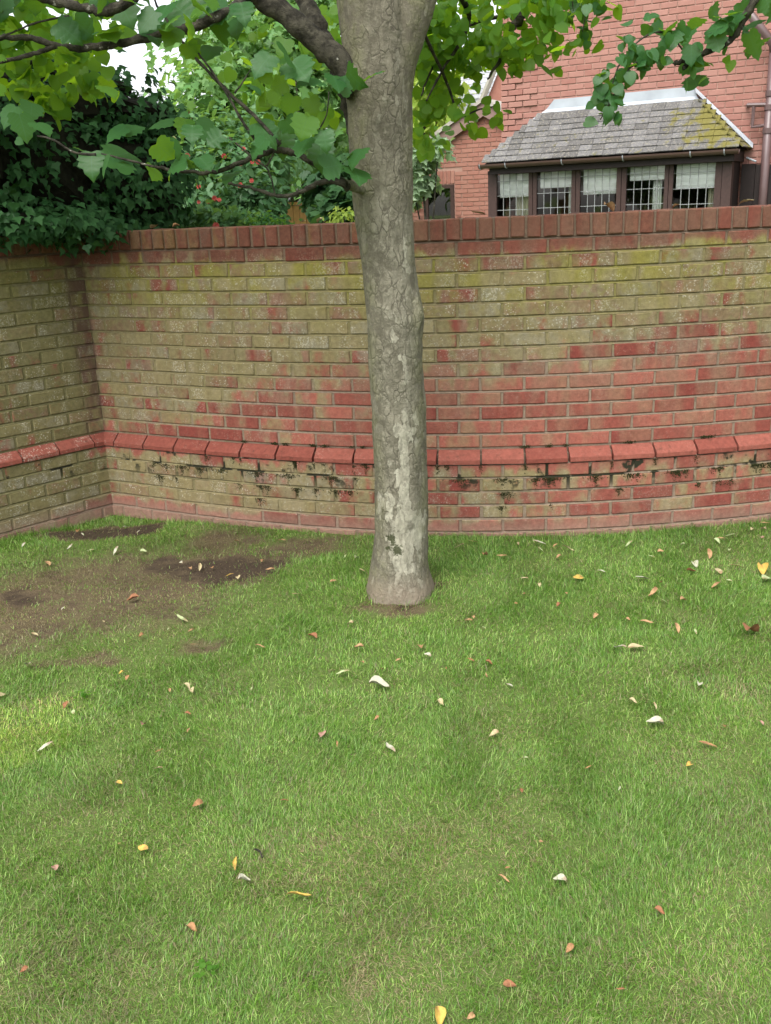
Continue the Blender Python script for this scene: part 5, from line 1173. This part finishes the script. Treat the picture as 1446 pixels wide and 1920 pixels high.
FALL = """249,1124,20,l,brown;118,1143,9,b,white;197,1166,9,l,cream;341,1162,26,b,pale green;360,1185,20,b,tan;266,1193,12,l,orange;67,1193,17,b,cream;52,1250,16,l,white;228,1264,9,l,yellow;239,1273,11,l,orange;351,1291,14,l,cream;361,1299,14,l,cream;319,1297,7,l,tan;4,1309,15,l,cream;124,1326,15,l,brown;138,1339,10,l,pale green;269,1362,14,l,pinkish;353,1342,10,l,brown;354,1373,14,b,tan;86,1408,26,b,white;299,1411,13,b,brown;295,1446,22,b,cream;225,1471,11,l,yellow;472,1296,9,b,pale green;316,1180,9,b,pale green;366,1211,14,b,tan;488,1216,17,b,tan
559,1119,24,b,cream;656,1172,13,l,cream;585,1198,19,l,brown;673,1216,15,l,tan;787,1214,17,l,tan;801,1229,13,l,white;681,1243,7,l,orange;747,1238,10,l,tan;716,1256,8,l,brown;642,1266,24,b,pale green;711,1287,33,l,white;878,1167,24,b,tan;907,1179,12,b,pale green;887,1160,9,l,tan;884,1237,14,b,brown;917,1243,12,l,brown;837,1252,9,b,brown;911,1265,14,b,tan;956,1285,21,b,white;827,1316,14,l,cream;707,1349,10,l,orange;605,1382,21,l,pinkish;633,1399,13,b,orange;927,1377,18,l,cream;730,1406,36,b,white;987,1418,8,l,pale green;982,1118,8,l,orange;968,1135,6,l,orange
1226,1114,31,b,tan;1245,1128,15,b,pale green;1281,1126,14,l,tan;1048,1139,11,l,brown;1062,1116,8,l,tan;1117,1159,11,l,tan;1178,1164,9,l,tan;1212,1169,22,b,tan;1271,1181,26,b,tan;1304,1186,18,b,pale green;1409,1188,36,l,brown;1160,1219,30,b,white;1193,1218,26,l,cream;1311,1287,15,l,white;1187,1318,13,l,cream;1229,1327,16,b,cream;1228,1361,27,l,white;1359,1366,11,l,orange;1328,1401,29,b,orange;1103,1439,12,b,orange;1292,1439,14,l,yellow;977,1480,10,l,brown;1162,1479,12,b,white;1428,1358,10,l,pinkish
372,1514,20,l,orange;534,1506,15,b,brown;268,1594,18,l,yellow;104,1632,17,l,pinkish;440,1624,26,b,yellow;458,1654,21,l,white;560,1686,41,b,yellow;361,1744,19,l,orange;46,1822,12,l,brown;225,1584,6,l,tan;945,1648,21,b,tan;1049,1651,22,l,white;1237,1710,16,l,brown;1069,1781,16,l,orange;956,1851,20,l,brown;1163,1857,13,b,brown;825,1915,28,l,yellow;883,1914,14,l,tan;1015,1576,8,l,tan;953,1627,9,l,orange
971,1025,18,b,cream;1012,1022,24,b,white;1014,1034,12,b,pale green;1065,1032,23,b,cream;1041,1026,13,b,tan;1048,1048,10,l,tan;1176,989,14,b,tan;1180,1022,20,b,pale green;1221,1044,11,b,pale green;1239,1035,10,l,tan;1279,1022,8,l,pale green;1305,1061,17,l,white;1344,1017,12,l,pale green;1351,1011,14,b,tan;1374,1005,22,b,pale green;1331,1042,30,b,tan;1367,1033,8,l,pale green;1346,1073,19,l,cream;1380,1065,26,b,tan;1432,1073,26,l,yellow;1437,1088,22,l,pale green;1430,1008,10,l,pinkish;1410,993,8,l,cream;1430,992,10,l,cream;1435,981,16,b,tan;1204,1086,21,l,white;1085,1088,20,l,yellow;1238,1092,9,l,orange;983,1090,14,b,cream;1012,1102,9,l,cream;1128,1074,16,b,white;1343,1099,17,l,tan;1367,1090,9,l,pale green;1296,1072,14,l,brown
145,990,10,l,orange;154,997,10,b,white;132,1026,15,b,white;169,1033,13,b,pale green;218,1033,21,b,white;269,1033,11,l,pale green;235,978,9,l,white;259,991,12,b,white;91,1060,13,l,tan;375,1065,22,b,cream;339,1055,9,l,white;356,1066,11,l,tan;430,1081,15,b,yellow;447,1085,13,l,cream;493,1054,10,l,tan;309,1075,6,l,white;442,1000,8,b,white;444,1016,12,l,tan;398,1065,9,l,orange;45,1024,14,b,white
678,1072,23,b,cream;626,1092,13,l,tan;507,1071,17,b,tan;669,1048,12,l,pale green;648,1045,12,b,pale green;861,1030,18,b,cream;887,1022,22,b,tan;910,1046,14,l,orange;941,1048,17,b,tan;530,1016,16,b,tan"""
rl = random.Random(21); seen_l = set()
NUM = 'no one two three four five six seven eight nine ten'.split()
def words_of(v, q):
    v = round(v * q) / q; a, b = int(v), v - int(v); fr_ = {0: '', .25: 'quarter', .5: 'half', .75: 'three-quarters'}[b]
    return NUM[a] if not fr_ else (fr_ if a == 0 else NUM[a] + '-and-' + fr_)
def half(v): return words_of(v, 2)
for k, ent in enumerate(FALL.replace('\n', ';').split(';')):
    a, b, L_, kd, cl = ent.split(','); a, b, L_ = float(a), float(b), float(L_); kind = 'bract' if kd == 'b' else 'leaf'
    p = at_z(a, b, 0.012); dist = math.hypot(p[0], p[1], CAM_H); size = L_ * dist / F_PX * 1.12
    vr = (kind, cl, rl.randrange(3))
    if vr not in LV: LV[vr] = dry_mesh(*vr)
    o = link('fallen_' + kind, LV[vr], None, (p[0], p[1], float(gz(p[0], p[1])) + 0.016 + 0.10 * size), (rl.uniform(-.35, .35), rl.uniform(-.35, .35), rl.uniform(0, 6.28)), (size, size, size))
    dx, dy = (a - 748) / 110, (b - 1120) / 110
    sz = 'large' if L_ >= 24 else ('small' if L_ >= 13 else 'tiny')
    nm = f'{cl} {kind}'
    lab = None
    for fmt in (half, lambda v: words_of(v, 4), lambda v: words_of(v + 0.125, 4), lambda v: words_of(max(0, v - 0.125), 4)):
        hx, hy = fmt(abs(dx)), fmt(abs(dy))
        lab = f"{sz} {nm} on grass {hx} trunk widths {'right' if dx > 0 else 'left'}, {hy} {'below' if dy > 0 else 'above'} tree foot"
        if lab not in seen_l: break
    seen_l.add(lab); tag(o, lab, 'leaf', 'fallen leaves on the lawn')
# dry leaves lying on the coping
for i, (a, b, L_, cl, lab) in enumerate(((1268, 383, 13, 'tan', 'small tan dry leaf on the coping under the right end window'), (1400, 379, 24, 'cream', 'long pale dry leaf on the coping near the drain pipe'), (1140, 389, 26, 'tan', 'tan dry leaf on the coping below the middle window'),
                                         (570, 413, 11, 'cream', 'cream leaf scrap on the coping in front of the fence, left one'), (600, 411, 13, 'cream', 'cream leaf scrap on the coping in front of the fence, right one'), (898, 404, 26, 'cream', 'pale dry leaf on the coping below the bay corner post'), (331, 425, 12, 'orange', 'orange petal scrap on the coping beside the ivy'), (290, 427, 18, 'cream', 'cream dry litter on the coping at the ivy edge'))):
    X = at_y(a, b, 5.0)[0]
    for _ in range(6): Yw = float(np.interp(X, _xx, _yy)) + 0.05; X = at_y(a, b, Yw)[0]
    size = L_ * Yw / F_PX * 1.1; o = link('dry_leaf', dry_mesh('leaf', cl, i + 50), None, (X, Yw, 1.647 + 0.12 * size), (0.3, rl.uniform(-.3, .3), rl.uniform(0, 6)), (size,) * 3); tag(o, lab, 'leaf', 'dry leaves on the wall')
# two little weeds in the turf and a dark twig
for (a, b, n_, lab) in ((164, 1313, 22, 'small pale green rosette weed in the lawn at the left'), (384, 1827, 16, 'bright green clover patch in the lawn near the bottom edge')):
    p = at_z(a, b); pos = np.array([p[0], p[1], 0.022]) + RNG.normal(0, 1, (n_, 3)) * np.array([0.018, 0.018, 0.004]); nr, tp = orient(pos, None, 1.0, 0, 0, 0.3, 0.0)
    o = foliage('clover', 'heart', pos, nr, tp, RNG.uniform(0.010, 0.017, n_), MAT['lime_thin'], None, stuff=True); tag(o, lab, 'weed')
p = at_z(492, 1608, 0.02); q = at_z(478, 1592, 0.02)
o = link('twig', MB().tube(smooth_path([p, (p + q) / 2 + np.array([0.004, 0, 0.006]), q], 4), 0.003, 6).mesh('twig', MAT['branch'])); tag(o, 'short dark twig lying on the lawn left of the bottom centre', 'twig')
